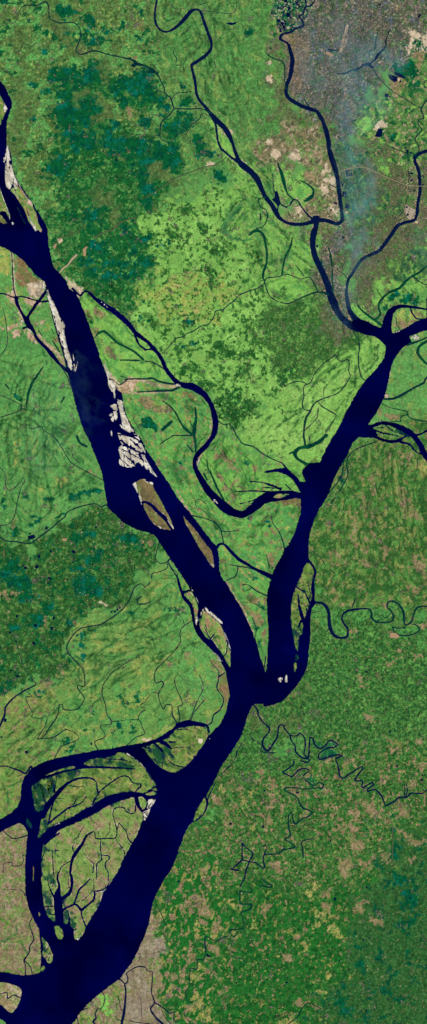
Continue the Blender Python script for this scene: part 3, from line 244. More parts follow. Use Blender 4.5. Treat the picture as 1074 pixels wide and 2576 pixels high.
# texture: base, tone amplitude, layers (type, colour, fraction|width, scale px, softness|strength, angle, stretch, tag)
TEX = {
 'nw': ((82,118,62),.10,[('n',(88,152,78),.42,26,.5,20,1,''),('n',(136,160,82),.09,7,.6,0,1,''),('v',(74,106,58),.10,45,.4,0,1,''),('n',PK,.025,4,.3,0,1,''),('n',TE,.08,15,.12,10,1.6,'T'),('s',(56,98,50),.25,2,.5,0,1,'')]),
 'teal': ((28,102,50),.08,[('n',TE,.54,17,.12,10,1.4,'T'),('n',TD,.12,18,.7,0,1,'T'),('n',(70,128,62),.13,9,.2,10,1.3,''),('n',(84,118,62),.09,12,.4,0,1,''),('s',(20,80,44),.2,2,.4,0,1,'')]),
 'wfor': ((24,94,44),.08,[('n',(70,130,64),.30,9,.6,0,1,''),('n',(112,154,80),.06,10,.4,0,1,''),('s',(84,120,66),.14,2,.7,0,1,''),('n',TE,.12,24,.12,10,1.8,'T'),('n',(66,104,56),.15,22,.8,0,1,''),('s',(18,72,34),.22,2,.6,0,1,'G'),('n',PK,.006,3,.2,0,1,'')]),
 'wfor2': ((26,96,46),.08,[('n',TE,.34,22,.12,15,1.8,'T'),('n',(90,148,74),.18,10,.3,0,1,''),('s',(84,120,66),.14,2,.6,0,1,''),('n',PK,.012,4,.2,0,1,'')]),
 'north': ((86,141,73),.08,[('n',(78,138,70),.45,34,.5,70,2,''),('v',(72,102,58),.22,30,.8,75,2.4,''),('v',(74,106,58),.12,14,.65,70,2,''),('n',(116,152,78),.16,12,.6,60,1.6,''),('s',(150,160,86),.08,2,.6,0,1,''),('n',TE,.012,6,.15,0,1,'T'),('n',PK,.012,4,.3,0,1,''),('s',(68,104,56),.2,2,.5,0,1,'')]),
 'central':(BR,.05,[('n',(140,194,96),.3,40,.6,0,1,''),('v',(110,164,80),.08,30,.5,0,1,''),('n',(86,140,66),.10,11,.3,20,1.5,''),('n',GV,.20,9,.10,0,1,'G'),('n',PK,.008,3,.3,0,1,'')]),
 'dense': ((72,116,56),.08,[('n',GV,.5,6,.3,0,1,'G'),('n',(104,156,72),.14,9,.25,0,1,''),('s',(96,118,76),.25,2,.6,0,1,''),('s',(34,84,38),.2,2,.6,0,1,'G'),('n',PK,.006,3,.3,0,1,'')]),
 'clus': (GV,.10,[('n',(30,88,40),.4,5,.4,0,1,'G'),('n',(104,160,74),.16,7,.2,0,1,''),('s',(90,116,72),.15,2,.6,0,1,'')]),
 'yel': ((126,170,80),.06,[('n',(150,168,84),.34,9,.5,150,2.2,''),('n',(156,150,94),.10,6,.35,150,2.2,''),('n',GV,.17,7,.12,0,1,'G'),('n',TE,.03,7,.12,0,1.5,'T')]),
 'scroll':(BR,.05,[('v',(96,128,66),.16,18,.7,50,3.5,''),('n',(92,150,76),.25,18,.4,50,2.5,''),('n',(64,112,56),.13,7,.2,50,2,''),('n',TAN,.02,4,.3,50,2,'')]),
 'city': ((98,97,87),.11,[('n',(114,108,96),.35,18,.6,0,1,''),('n',(78,90,100),.34,30,.8,60,1.5,''),('n',(70,90,62),.32,10,.4,0,1,''),('n',(60,108,54),.16,7,.3,0,1,''),('v',(126,118,104),.05,24,.6,30,1,''),('n',(150,136,116),.10,6,.25,0,1,''),('s',(138,128,110),.18,2,.6,0,1,''),('s',(58,64,64),.2,2,.6,0,1,''),('n',(192,180,158),.02,3,.2,0,1,'')]),
 'suburb': ((88,104,66),.09,[('n',(102,106,78),.35,20,.6,0,1,''),('n',(76,128,62),.16,12,.5,0,1,''),('s',(122,114,88),.16,2,.7,0,1,''),('s',(58,84,50),.22,2,.6,0,1,''),('n',(30,92,52),.05,6,.2,0,1,'T'),('n',PK,.012,4,.3,0,1,'')]),
 'ne': ((86,128,68),.08,[('n',(26,96,50),.28,13,.15,30,1.5,'T'),('n',(124,172,80),.14,12,.3,0,1,''),('n',(168,146,118),.10,7,.3,0,1,''),('s',SND,.02,3,.4,0,1,''),('s',(70,86,54),.2,2,.6,0,1,'')]),
 'tanw': ((130,122,90),.09,[('n',(102,136,72),.42,16,.4,0,1,''),('n',(166,148,122),.18,9,.5,0,1,''),('n',(90,98,70),.24,8,.5,0,1,''),('s',SND,.05,2,.4,0,1,''),('s',(76,96,58),.15,2,.5,0,1,'')]),
 'fan': ((130,184,88),.05,[('n',(142,190,96),.3,40,.6,0,1,''),('v',(92,140,66),.08,24,.65,130,2.0,''),('n',(86,134,64),.05,7,.25,135,2.6,''),('n',TAN,.006,3,.3,0,1,''),('s',(110,160,76),.15,2,.5,0,1,'')]),
 'fan2': ((116,178,82),.05,[('v',(84,128,64),.12,26,.65,110,2.5,''),('n',(88,150,74),.3,20,.5,100,2,''),('n',PK,.06,8,.3,100,2,''),('s',YE,.06,3,.6,0,1,'')]),
 'left': ((84,147,76),.06,[('n',(96,160,82),.4,40,.6,0,1,''),('v',(60,110,56),.16,40,.8,105,2.6,''),('v',(62,112,58),.10,26,.65,50,2.2,''),('n',(128,160,84),.05,7,.4,110,2.5,''),('n',PK,.006,4,.3,0,1,''),('s',(68,128,66),.2,2,.45,0,1,'')]),
 'left2': ((94,156,80),.06,[('n',(126,158,80),.18,16,.5,0,1,''),('n',PK,.02,6,.3,0,1,''),('v',(70,122,64),.14,22,.6,40,2,''),('s',YE,.08,2,.5,0,1,'')]),
 'char': ((100,166,80),.06,[('n',(84,150,78),.4,26,.5,60,1.6,''),('n',PK,.05,8,.35,50,1.8,''),('n',(158,160,86),.12,5,.5,45,2.2,''),('v',(70,124,64),.10,18,.5,55,2.5,'')]),
 'swfor': ((44,94,44),.10,[('n',(84,128,62),.24,8,.5,0,1,''),('n',TE,.19,16,.12,0,1.2,'T'),('s',(88,122,64),.2,2,.6,0,1,''),('s',(22,76,36),.25,2,.6,0,1,'G'),('n',PK,.02,6,.2,0,1,'')]),
 'stripe': ((104,152,76),.06,[('n',(88,150,76),.4,30,.5,0,1,''),('v',(64,108,54),.20,26,.9,150,3,''),('v',(74,116,60),.10,16,.6,120,2,''),('n',(138,158,82),.2,14,.6,150,2,''),('s',(160,162,88),.10,2,.5,0,1,''),('n',TE,.008,7,.15,0,1,'T')]),
 'olive': ((124,144,76),.07,[('n',(100,146,70),.4,18,.5,120,2,''),('v',(84,116,56),.16,20,.6,140,2,''),('n',PK,.08,9,.3,0,1,''),('s',(168,166,90),.12,2,.5,0,1,'')]),
 'east': ((86,130,62),.07,[('n',(128,138,76),.32,9,.2,95,1.4,''),('n',(150,128,98),.10,8,.12,95,1.7,''),('n',(78,142,66),.16,12,.3,95,1.3,''),('n',(50,100,46),.30,9,.2,92,1.5,'G'),('v',(46,96,44),.16,30,.8,95,1.5,'G'),('v',(50,100,46),.12,16,.6,45,1.2,'G'),('s',(150,150,82),.08,2,.5,0,1,''),('s',(50,98,46),.18,2,.6,0,1,'')]),
 'se1': ((70,124,58),.09,[('n',(92,150,70),.20,11,.5,0,1,''),('n',(40,92,44),.40,5,.4,0,1,'G'),('n',(112,134,72),.06,4,.4,0,1,''),('n',(140,118,92),.02,7,.12,0,1,''),('s',(26,78,40),.2,2,.6,0,1,'G'),('s',(100,132,72),.15,2,.6,0,1,''),('n',(8,72,50),.015,6,.15,0,1,'T')]),
 'se2': ((58,112,52),.09,[('n',(86,126,60),.30,5,.5,0,1,''),('s',(28,80,36),.22,2,.5,0,1,'G'),('n',(36,92,40),.3,7,.4,0,1,'G'),('n',(146,122,96),.125,7,.08,0,1,''),('n',(130,138,76),.08,4,.3,0,1,''),('n',TE,.01,6,.15,0,1,'T')]),
 'se3': ((34,106,42),.07,[('n',(58,110,48),.3,5,.5,0,1,''),('n',(24,88,36),.3,9,.5,0,1,'G'),('n',(148,144,80),.06,7,.12,100,1.3,''),('n',(146,124,94),.045,8,.1,100,1.3,''),('s',(66,114,52),.12,2,.5,0,1,''),('s',(24,80,34),.2,2,.5,0,1,'G')]),
 'se4': ((40,92,44),.08,[('n',(66,106,56),.4,4,.4,0,1,''),('n',(10,82,54),.12,18,.3,0,1,'T'),('s',(24,76,38),.25,2,.5,0,1,'G'),('n',(150,134,104),.012,5,.15,0,1,'')]),
 'yelse': ((30,103,40),.08,[('n',(152,148,84),.17,10,.12,110,1.5,''),('n',(146,124,96),.17,12,.1,110,1.4,''),('s',(28,84,38),.2,2,.5,0,1,'G'),('s',(86,120,56),.15,2,.5,0,1,'')]),
 'tand': ((138,122,94),.08,[('n',(154,138,112),.3,18,.5,0,1,''),('v',(84,136,52),.30,20,1.0,20,1.4,''),('v',(90,140,56),.20,11,.9,110,1.3,''),('n',(104,140,66),.16,9,.3,0,1,''),('s',(160,144,114),.15,2,.6,0,1,''),('s',(104,130,70),.12,2,.5,0,1,'')]),
 'tand2': ((138,124,102),.07,[('n',(154,142,122),.4,20,.5,0,1,''),('v',(110,130,72),.16,12,.8,90,1.5,''),('s',(160,146,120),.15,2,.6,0,1,''),('s',(112,116,82),.15,2,.5,0,1,'')]),
 'delta': ((120,150,78),.06,[('n',(140,142,92),.38,14,.5,60,1.6,''),('n',(150,130,102),.18,14,.4,60,1.5,''),('n',(90,128,56),.10,9,.6,70,1.5,''),('v',(84,122,60),.07,12,.6,60,2,''),('s',(160,158,104),.12,2,.5,0,1,'')]),
 'green': ((112,144,70),.07,[('n',(96,130,58),.4,18,.6,20,1.8,''),('n',(140,146,82),.25,11,.5,20,1.6,''),('n',(74,106,52),.14,11,.5,20,2.4,''),('n',PK,.05,7,.3,0,1,'')]),
 'brown':((124,110,74),.06,[('n',(104,96,66),.4,14,.5,60,2.2,''),('n',(118,130,70),.25,14,.5,60,2.2,''),('s',(140,124,92),.1,2,.5,0,1,'')]),
 'charp':((120,156,78),.06,[('n',(150,150,86),.3,10,.4,60,1.8,''),('n',(164,134,104),.20,10,.3,60,1.5,''),('n',(92,132,66),.25,13,.4,60,2,'')]),
 'shoal': ((14,66,58),.06,[('n',(8,40,62),.45,9,.7,70,2.4,''),('n',(50,92,54),.20,8,.6,70,2.4,'')]),
 'tanland':((146,132,96),.07,[('n',(118,144,76),.4,14,.4,50,1.6,''),('n',(170,158,128),.2,11,.4,50,1.6,''),('v',(92,124,60),.10,14,.6,0,1,'')]),
 'sand': ((208,202,182),.04,[('n',(180,172,152),.35,7,.6,65,3,''),('n',(226,222,206),.35,6,.5,65,3,''),('v',(140,134,124),.06,8,.5,65,3,'')]),
 'pinksand':((192,162,134),.05,[('n',(206,184,160),.4,8,.5,60,2,''),('n',(160,140,104),.25,7,.4,0,1,'')]),
 'ash':  ((140,130,112),.05,[('n',(170,158,136),.4,8,.5,0,1,'')]),
 'yelgr':((150,166,86),.05,[('n',(172,176,92),.4,9,.4,0,1,''),('n',MID,.3,11,.4,0,1,'')]),
 'meadow':((58,116,66),.05,[('n',(70,134,72),.4,14,.5,0,1,''),('s',(40,96,54),.2,3,.5,0,1,'')]),
 'pale': ((196,176,146),.04,[('n',(212,196,170),.4,6,.5,0,1,'')]),
 'brownst':((128,108,74),.05,[('n',(112,118,70),.4,14,.5,60,3,''),('n',(150,126,94),.2,10,.4,60,3,'')]),
 'pinkf': ((140,122,90),.07,[('n',(156,134,106),.4,6,.5,0,1,''),('n',(92,120,60),.25,5,.3,0,1,''),('s',(112,120,74),.2,2,.5,0,1,'')]),
 'tealp':(TE,.05,[('n',(10,104,84),.3,14,.5,0,1,'T'),('n',TD,.25,9,.5,0,1,'T')]),
 'greenb':((128,186,86),.04,[('n',(96,164,80),.3,14,.5,0,1,'')]),
 'weed': ((22,92,58),.05,[('n',(60,132,68),.4,8,.4,70,2,''),('n',(10,60,62),.3,8,.4,70,2,'')]),
 'wetgr':((96,150,68),.05,[('n',(44,100,60),.4,11,.4,30,2,''),('n',(128,150,74),.2,9,.4,30,2,'')]),
}
# zones in painting order: (texture, edge softness px, edge noise px, polygons[, strokes])
TEX['olivet'] = ((80,108,60),.09,[('n',(94,120,66),.35,7,.5,0,1,''),('s',(58,86,48),.25,2,.6,0,1,''),('s',(126,118,88),.06,2,.6,0,1,'')])
TEX['lushd'] = ((70,112,66),.08,[('n',(48,92,58),.4,9,.4,0,1,''),('n',(104,146,68),.2,9,.4,0,1,''),('n',(14,82,50),.12,6,.2,0,1,'T'),('s',(110,108,84),.15,2,.6,0,1,'')])
TEX['yelp'] = ((150,148,82),.07,[('n',(164,154,96),.4,6,.4,0,1,''),('n',(84,124,58),.28,5,.3,0,1,''),('s',(110,134,66),.15,2,.5,0,1,'')])
TEX['veinp'] = ((62,110,56),.05,[('s',(58,102,52),.3,3,.5,0,1,'')])
TEX['marsh'] = ((20,92,58),.06,[('n',(8,22,62),.38,7,.2,40,1.5,''),('n',(196,182,156),.16,4,.2,0,1,''),('n',(96,136,74),.15,6,.3,0,1,'')])
TEX['tancity'] = ((138,122,104),.08,[('n',(112,104,86),.4,9,.5,0,1,''),('s',(170,156,138),.15,2,.6,0,1,''),('s',(84,92,68),.15,2,.6,0,1,'')])
TEX['lush'] = ((78,146,72),.06,[('n',(96,154,74),.4,8,.5,0,1,''),('n',(50,104,52),.25,7,.3,0,1,''),('s',(40,100,50),.2,2,.5,0,1,'')])
ZONES = [
 ('nw',30,30,["F:-60,-60 420,-60 420,800 300,820 100,800 -60,500"]),
 ('east',30,30,["F:740,1060 1140,1060 1140,1560 690,1560 740,1300"]),
 ('se2',30,30,["F:700,1700 1140,1700 1140,2640 200,2640 400,2100 560,1850"]),
 ('tand',16,20,["F:-60,2060 130,2050 130,2470 -60,2480","F:130,2640 230,2400 420,2300 400,2640"]),
 ('left2',16,20,["F:880,800 1140,780 1140,1110 860,1110"]),
 ('north',30,30,["F:330,-60 720,-60 720,420 640,470 560,450 400,520 330,400"]),
 ('nw',30,40,["F:-60,-60 380,-60 400,150 420,300 260,420 150,560 -60,560"]),
 ('wfor',16,34,["F:150,330 420,340 440,470 380,520 345,560 390,640 380,700 330,790 260,770 200,720 150,640 125,560 150,470"]),
 ('teal',8,26,["F:130,175 200,165 275,165 290,215 245,240 230,270 185,245 150,235","F:160,250 235,260 270,280 280,350 240,370 200,350 150,330 175,300 150,280","F:300,185 385,205 400,250 385,290 345,285 320,270 290,265 310,245 270,235","F:270,365 345,350 370,400 330,420 280,400","F:410,290 460,300 450,350 425,360 410,330","F:355,390 440,360 455,400 430,430 360,420","F:125,405 185,400 185,440 150,450"]),
 ('wfor2',22,40,["F:210,590 330,580 385,640 375,690 330,790 290,770 230,720 200,650"]),
 ('central',16,36,["F:345,565 400,520 470,490 560,470 640,520 700,600 700,760 850,830 900,900 740,960 620,1080 540,1040 520,980 430,960 350,830 320,800 370,740 395,650"]),
 ('yel',30,40,["F:385,700 560,690 600,740 545,800 420,810 360,760"]),
 ('scroll',12,20,["F:580,430 640,420 680,500 740,570 790,570 800,700 830,760 700,770 660,700 600,610 565,540"]),
 ('greenb',8,14,["F:670,700 760,690 790,720 740,760 690,755","F:545,300 590,380 640,440 600,420 555,380 530,330"]),
 ('dense',22,36,["F:690,755 880,765 905,850 870,890 800,930 730,960 680,900 640,850 660,780"]),
 ('clus',5,12,["B2:490,380 560,365 600,420 700,460 720,510 640,470 570,490 510,440","B2:450,470 500,470 510,500 460,510","B2:530,800 640,720 700,740 690,840 780,800 850,830 820,900 720,950 680,1030 640,1000 620,930 540,920 530,860","B2:700,560 760,580 740,650 680,650 610,670 680,620","B2:760,440 800,430 790,520 730,560 720,500","B2:850,360 900,340 880,390 800,430","B2:240,560 360,540 390,560 300,620 240,610","B1:480,780 560,760 600,820 570,880 520,870","B1:440,910 520,910 540,1000 500,1060 450,960","B1:390,600 450,590 460,650 400,650","B1:740,790 830,800 860,880 800,860","B1:130,640 180,620 250,690 190,690","B2:400,650 500,680 530,700 470,730 400,700","B1:250,470 330,460 340,510 260,490","B2:1074,560 990,600 1000,700 1040,690"]),
 ('city',46,60,["F:715,-60 1140,-60 1140,120 1010,150 960,190 930,240 930,330 890,400 870,470 870,620 870,840 830,780 790,640 775,570 800,570 860,560 850,430 820,330 740,270 712,180"]),
 ('suburb',40,50,["F:905,330 960,390 1140,400 1140,600 1000,760 900,800 880,690 870,470"]),
 ('suburb',30,44,["F:700,100 745,260 800,290 830,400 790,320 720,330 690,220"]),
 ('ne',26,44,["F:915,290 1000,170 1140,100 1140,400 960,400 920,350"]),
 ('ne',10,20,["F:690,-60 770,-60 740,60 700,100 680,50"]),
 ('scroll',16,30,["F:940,740 1140,560 1140,800 990,780"]),
 ('tanw',34,44,["F:660,330 800,310 835,400 850,560 740,540 760,430 690,420 650,370"]),
 ('scroll',10,16,["F:690,420 770,450 790,500 730,520 690,480"]),
 ('fan',14,18,["F:600,1085 720,980 880,880 910,860 965,850 970,940 930,1010 890,1060 800,1160 740,1180 640,1120"]),
 ('fan2',14,20,["F:500,1100 610,1110 700,1160 770,1190 760,1240 700,1250 600,1290 520,1240 500,1160"]),
 ('left',20,30,["F:-60,750 100,780 170,940 220,1110 270,1270 180,1290 90,1370 -60,1370"]),
 ('left2',12,20,["F:-60,610 60,640 110,720 150,800 175,930 60,830 -60,830"]),
 ('char',20,30,["F:250,870 430,960 520,990 540,1050 500,1150 560,1280 700,1260 760,1260 720,1390 680,1450 660,1680 560,1420 380,1150 300,1000"]),
 ('greenb',14,20,["F:215,740 300,800 410,890 440,950 280,950 220,830"]),
 ('swfor',14,34,["F:-60,1370 80,1380 180,1290 275,1275 400,1345 400,1400 330,1500 200,1560 175,1610 195,1690 110,1710 -60,1800"]),
 ('stripe',18,24,["F:200,1560 330,1510 400,1420 440,1420 560,1680 570,1780 520,1830 400,1880 180,1910 60,1940 100,1800 190,1700 180,1620"]),
 ('olive',14,26,["F:-60,1790 110,1720 190,1700 120,1800 80,1960 60,2050 -60,2080"]),
 ('left2',12,16,["F:440,1400 520,1560 570,1690 500,1760 430,1650 400,1480 400,1410"]),
 ('east',34,40,["F:880,1110 1140,1080 1140,1540 1000,1530 850,1560 800,1510 790,1400 840,1200"]),
 ('se1',44,60,["F:780,1540 1140,1560 1140,1960 900,1900 640,1900 630,1790 740,1740 770,1640"]),
 ('se2',40,60,["F:640,1870 900,1880 1140,1900 1140,2340 370,2340 440,2150 520,2000"]),
 ('se1',14,26,["F:640,1790 760,1760 800,1900 620,1960 590,1920"]),
 ('se3',50,60,["F:370,2260 1140,2240 1140,2640 370,2640"]),
 ('yelse',40,50,["F:400,2180 560,2170 560,2420 520,2640 390,2640 380,2400"]),
 ('se4',50,60,["F:900,2300 980,2150 1140,2100 1140,2640 800,2640 850,2450"]),
 ('tand',12,22,["F:-60,2090 80,2070 80,2200 100,2300 110,2400 -60,2420"]),
 ('tand',12,22,["F:170,2600 330,2370 390,2300 400,2420 390,2500 400,2640 170,2640"]),
 ('tand2',26,44,["F:325,2400 390,2300 400,2400 380,2480 400,2640 310,2640"]),
 ('greenb',8,12,["B6:-300,880 -230,860 -220,1000 -270,990"]),
 # fans, fields and patches one can point at
 ('meadow',4,5,[],["B1:705,445,40 640,520,56 595,580,56 590,640,40 640,690,28 720,700,22 780,690,14"]),
 ('brownst',6,10,["A1:100,840 170,850 240,930 290,1000 300,1040 230,1045 130,1020 105,940"]),
 ('yelgr',6,8,["A1:0,760 70,785 80,960 0,940"]),
 ('pinksand',3,8,["A2:850,700 870,688 930,655 1030,662 1000,690 940,690 1015,712 1000,735 940,745 900,750 870,735","A2:795,600 850,640 830,650 800,625"]),
 ('pinkf',2,8,["A2:700,140 740,135 790,170 750,195 700,170","A2:630,140 665,160 680,200 640,185","A2:780,405 830,440 860,490 820,495 780,450","A2:670,290 725,285 710,350 690,340","A2:380,330 425,360 415,380 385,350","A2:1040,780 1074,770 1074,850 1050,830","B2:0,790 60,840 100,870 100,900 40,880 0,850","B2:100,850 190,860 200,880 140,905 100,890","B3:505,80 545,140 580,120 650,170 660,240 600,220 560,170 520,180","B3:530,300 560,275 570,310 540,320","B3:570,345 605,390 590,400 565,370","B3:620,430 680,440 660,465 630,450","B3:665,310 720,350 690,370","B3:900,850 960,890 950,960 915,930","B3:545,900 600,920 560,940","B3:80,180 105,180 100,215"]),
 ('pinkf',2,8,["B4:770,215 820,240 880,270 850,330 800,300","B4:700,160 740,190 740,240 715,210","B4:760,100 820,100 830,140 780,150","B4:865,370 895,370 880,470 860,440","B4:860,120 895,130 895,190","B4:275,540 320,525 310,570 280,570","B4:170,600 205,590 190,620","B4:490,570 570,620 580,670 550,670 500,600","B4:510,650 545,700 530,720","B4:440,1005 480,1000 460,1030"]),
 ('brownst',6,8,["B4:545,700 590,690 615,760 618,860 590,940 575,860 545,800","B2:270,740 340,760 370,800 320,780"]),
 ('brown',6,8,["C3:0,468 100,455 140,470 140,510 60,505 0,500"]),
 ('pinkf',2,8,["C2:830,240 870,190 930,190 990,230 940,260 890,290 850,270","C2:990,150 1050,180 1060,200 1010,205 980,180"]),
 ('yelgr',5,8,["C2:850,150 960,140 1000,200 960,210 860,200"]),
 ('pinkf',2,10,["C2:700,880 740,880 720,930","C2:770,910 860,930 840,960 780,940"]),
 ('yelp',2,10,["C3:1030,150 1074,200 1074,320 1030,300"]),
 ('pinkf',2,9,["C3:860,400 900,395 930,470 910,610 885,560 890,500 860,470","C3:930,490 970,530 1000,600 950,590","C3:590,830 640,820 650,870 600,880","C3:590,910 650,900 640,960 600,950","C3:520,650 555,650 555,720 530,720","C3:540,560 555,570 545,640 530,620","C3:620,570 645,600 640,640 625,610","C3:740,790 790,820 775,865 750,840","C3:400,840 430,880 425,900 400,870","C3:405,925 485,935 480,955 410,950","C3:700,260 720,250 720,290 700,285","C3:780,110 805,140 800,180 780,160","C3:585,750 625,740 630,770 600,775","C3:965,880 1050,940 1050,1000 1000,990","C3:650,680 730,770 720,780 640,690","C3:535,780 560,750 545,880 535,940","C3:920,150 960,120 950,200 925,210","C3:880,160 910,130 890,200","C3:340,860 370,870 370,900","C3:670,290 690,420 680,440"]),
 ('pinkf',2,9,["C4:560,30 610,20 590,80 570,70","C4:500,365 560,360 540,400 500,395","C4:800,375 860,400 855,418 805,415","C4:960,50 1030,40 1010,100 960,100","C4:1040,310 1074,300 1074,345 1040,340","C4:860,500 890,500 895,590 870,540","C4:960,530 1030,540 990,575","C4:780,600 840,590 820,640 785,630","C4:540,690 590,710 570,730","C4:600,740 630,770 590,775","C4:620,980 680,990 670,1030 640,1020","C4:380,50 410,80 400,120 380,100"]),
 ('pinkf',2,9,["B5:835,310 870,310 860,345 835,340","B5:920,430 960,425 945,465 920,455","B5:570,600 610,610 600,645 540,645","B5:590,685 620,680 625,745 590,745","B5:680,440 715,440 700,490 685,480","B5:920,505 955,510 930,600 920,560","B5:660,570 690,580 680,605","B5:480,500 520,495 560,560 540,580 470,540","B5:620,400 660,380 660,430","B5:830,380 870,380 850,420","B5:870,730 910,730 880,765","B5:930,1010 980,1000 1000,1070 960,1050","B5:905,630 915,640 908,700","B5:550,920 590,900 575,930","B5:300,1030 325,1010 330,1070"]),
 ('yelp',2,9,["B5:560,440 585,450 575,480 555,465","B5:790,740 830,745 820,775 790,770","B5:760,475 800,480 780,500","B5:720,530 735,540 720,560"]),
 ('lush',16,24,["B5:450,610 540,610 500,680 400,710 390,690 440,650","B5:1000,130 1074,120 1074,190 1020,180"]),
 ('pinkf',2,10,["C5:975,90 1010,80 1045,95 1020,130 990,120","C5:1000,265 1060,270 1060,320 1020,330","C5:715,380 760,365 780,390 740,430 715,415","C5:920,395 985,405 960,435 930,430","C5:505,640 550,590 570,620 555,655","C5:615,565 650,560 700,610 710,660 680,660 640,640 625,600","C5:500,715 530,705 580,760 545,780 510,755","C5:510,830 560,840 580,815 605,830 610,900 560,925 520,910","C5:750,690 790,690 800,730 770,725","C5:740,945 800,950 800,1000 770,990","C5:835,590 890,580 940,620 940,670 900,660","C5:430,790 460,710 470,720 450,790","C5:320,575 370,560 330,610","C5:900,780 1000,830 1050,840 1000,880 920,830","C5:420,980 480,955 520,1030 440,1074 420,1050","C5:640,980 680,970 660,1010","C5:570,990 640,1020 600,1050","C5:910,965 980,970 960,1015 930,1000","C5:830,740 880,760 870,780","C5:60,455 130,475 130,515 90,495"]),
 ('brown',5,8,["C5:835,105 870,95 885,150 850,155"]),
 ('weed',5,12,["C5:165,375 195,370 245,430 230,435","C5:250,115 320,130 300,152 265,150","C5:340,110 400,120 390,145 340,150","C5:290,205 350,175 400,180 400,205 300,232"]),
 ('tealp',6,14,["C5:810,670 850,700 850,790 820,760","C5:835,855 870,890 860,960 820,980 830,900"]),
 ('pinkf',2,10,["B6:340,120 390,110 440,160 430,180 490,230 490,290 440,290 400,250 370,200 340,170","B6:860,210 920,195 920,225 880,270 860,250","B6:500,330 540,325 545,380 510,420 490,390","B6:170,700 230,700 230,745 190,745","B6:470,500 530,500 530,550 480,550","B6:330,560 370,560 360,605 330,590","B6:1020,555 1060,560 1060,610 1020,600","B6:205,780 240,790 215,810","B6:220,870 270,875 260,895 230,890","B6:260,700 300,740 290,780 260,770","B6:310,360 325,400 315,410","B6:740,190 700,200 700,220","B6:260,210 285,220 275,270"]),
 ('yelp',2,10,["B6:360,310 400,320 380,345 365,340","B6:380,630 440,650 430,690 385,670","B6:330,710 440,700 370,760 340,750","B6:620,175 665,185 655,215 625,200","B6:800,345 825,360 820,385 800,370","B6:370,850 440,870 430,920 380,890","B6:360,930 410,910 400,980 350,980","B6:400,1000 480,960 470,1040 440,1040","B6:1010,1040 1074,1035 1074,1074 1000,1074","B6:560,380 590,385 580,410"]),
 ('pinkf',2,10,["C6:550,165 630,165 650,175 610,200 610,260 560,255 535,230 570,215","C6:700,300 750,300 745,350 710,335","C6:640,305 690,305 680,335","C6:290,90 340,90 330,125 300,125","C6:300,200 345,170 365,220 335,245 300,225","C6:95,430 130,430 110,455","C6:10,560 50,570 90,575 50,610 15,600","C6:100,900 140,880 185,910 140,950 110,940","C6:225,920 280,930 280,955 240,945"]),
 ('yelp',2,10,["C6:220,40 265,30 265,80 235,75","C6:250,240 350,235 340,290 310,325 270,300 250,280","C6:170,95 220,105 230,135 190,130","C6:230,330 260,300 265,350 230,360","C6:350,350 400,355 440,410 470,410 465,440 420,440 390,400 360,385","C6:330,700 380,710 360,740 330,730","C6:265,820 320,830 300,855 270,845","C6:10,1040 70,1040 50,1074 0,1074","C6:265,1010 310,1040 300,1060","C6:60,385 95,395 85,420","C6:160,470 180,480 185,530 165,510"]),
 ('tealp',8,16,["C6:840,0 920,10 900,60 840,40","C6:915,100 1000,120 990,200 920,200","C6:910,300 980,310 980,350 910,340","C6:420,860 500,870 460,930 410,910","C6:440,970 520,960 540,1040 450,1030","C6:550,620 600,620 590,650 550,645","C6:870,360 900,370 890,400"]),
 # upper tiles
 ('tealp',3,10,["A0:0,20 60,10 120,0 160,-10 70,-10 0,-10","A0:405,55 450,20 480,50 520,60 565,90 530,125 480,140 430,120","A0:630,130 690,130 720,170 680,215 635,200","A0:590,125 640,110 690,120 680,130 620,140","A0:320,230 355,240 350,275 325,270","A0:640,290 690,260 760,290 740,330 690,345 650,320","A0:660,460 690,440 710,480 700,500 640,500","A0:715,430 750,430 755,490 725,480","A0:380,510 440,510 510,480 560,530 600,540 640,500 700,480 740,520 730,590 660,610 600,610 550,630 500,615 460,600 350,600 345,560","A0:310,680 340,650 390,690 350,710","A0:420,690 500,670 545,700 500,740 440,730","A0:560,735 640,715 720,720 725,790 780,810 700,820 620,790 570,770","A0:480,235 510,220 510,255 480,265","A0:450,310 490,345 480,365 440,350","A0:235,175 290,185 280,220 245,220","A0:200,130 225,130 220,165 205,160","A0:1010,80 1050,70 1040,110 1020,105","A0:900,170 935,190 905,220 880,225","A0:760,235 805,225 800,250 765,250","A0:1000,270 1060,280 1040,305 1005,290","A0:820,880 870,890 880,930 840,970 820,950","A0:1010,900 1074,880 1074,930 1030,935","A0:225,860 280,890 250,910","A0:310,355 340,370 320,395","A0:230,620 280,630 250,655"]),
 ('tealp',4,16,["A0:380,790 470,740 540,760 600,810 700,830 740,870 720,920 640,940 560,920 500,960 440,930 400,880","A0:870,570 950,560 1000,520 1074,520 1074,680 1010,700 940,700 870,640","A0:800,660 900,650 960,720 950,760 880,760 810,710","A0:760,960 820,970 900,1020 920,1074 740,1074","A0:490,970 600,960 720,980 700,1060 560,1074 500,1050"]),
 ('tealp',3,10,["B0:30,705 90,710 145,720 120,750 180,780 170,815 100,815 70,760","B0:260,735 320,710 365,730 340,760 300,780 250,770","B0:130,920 200,920 230,860 250,820 290,840 260,920 240,980 180,975 140,960","B0:280,870 350,850 360,900 310,960 270,920","B0:745,230 770,200 805,240 770,270 730,260","B0:0,590 70,640 50,690 0,680","B0:260,620 300,640 280,660","B0:345,980 420,1000 440,1074 370,1074 345,1020","B0:110,840 160,840 150,880 120,880"]),
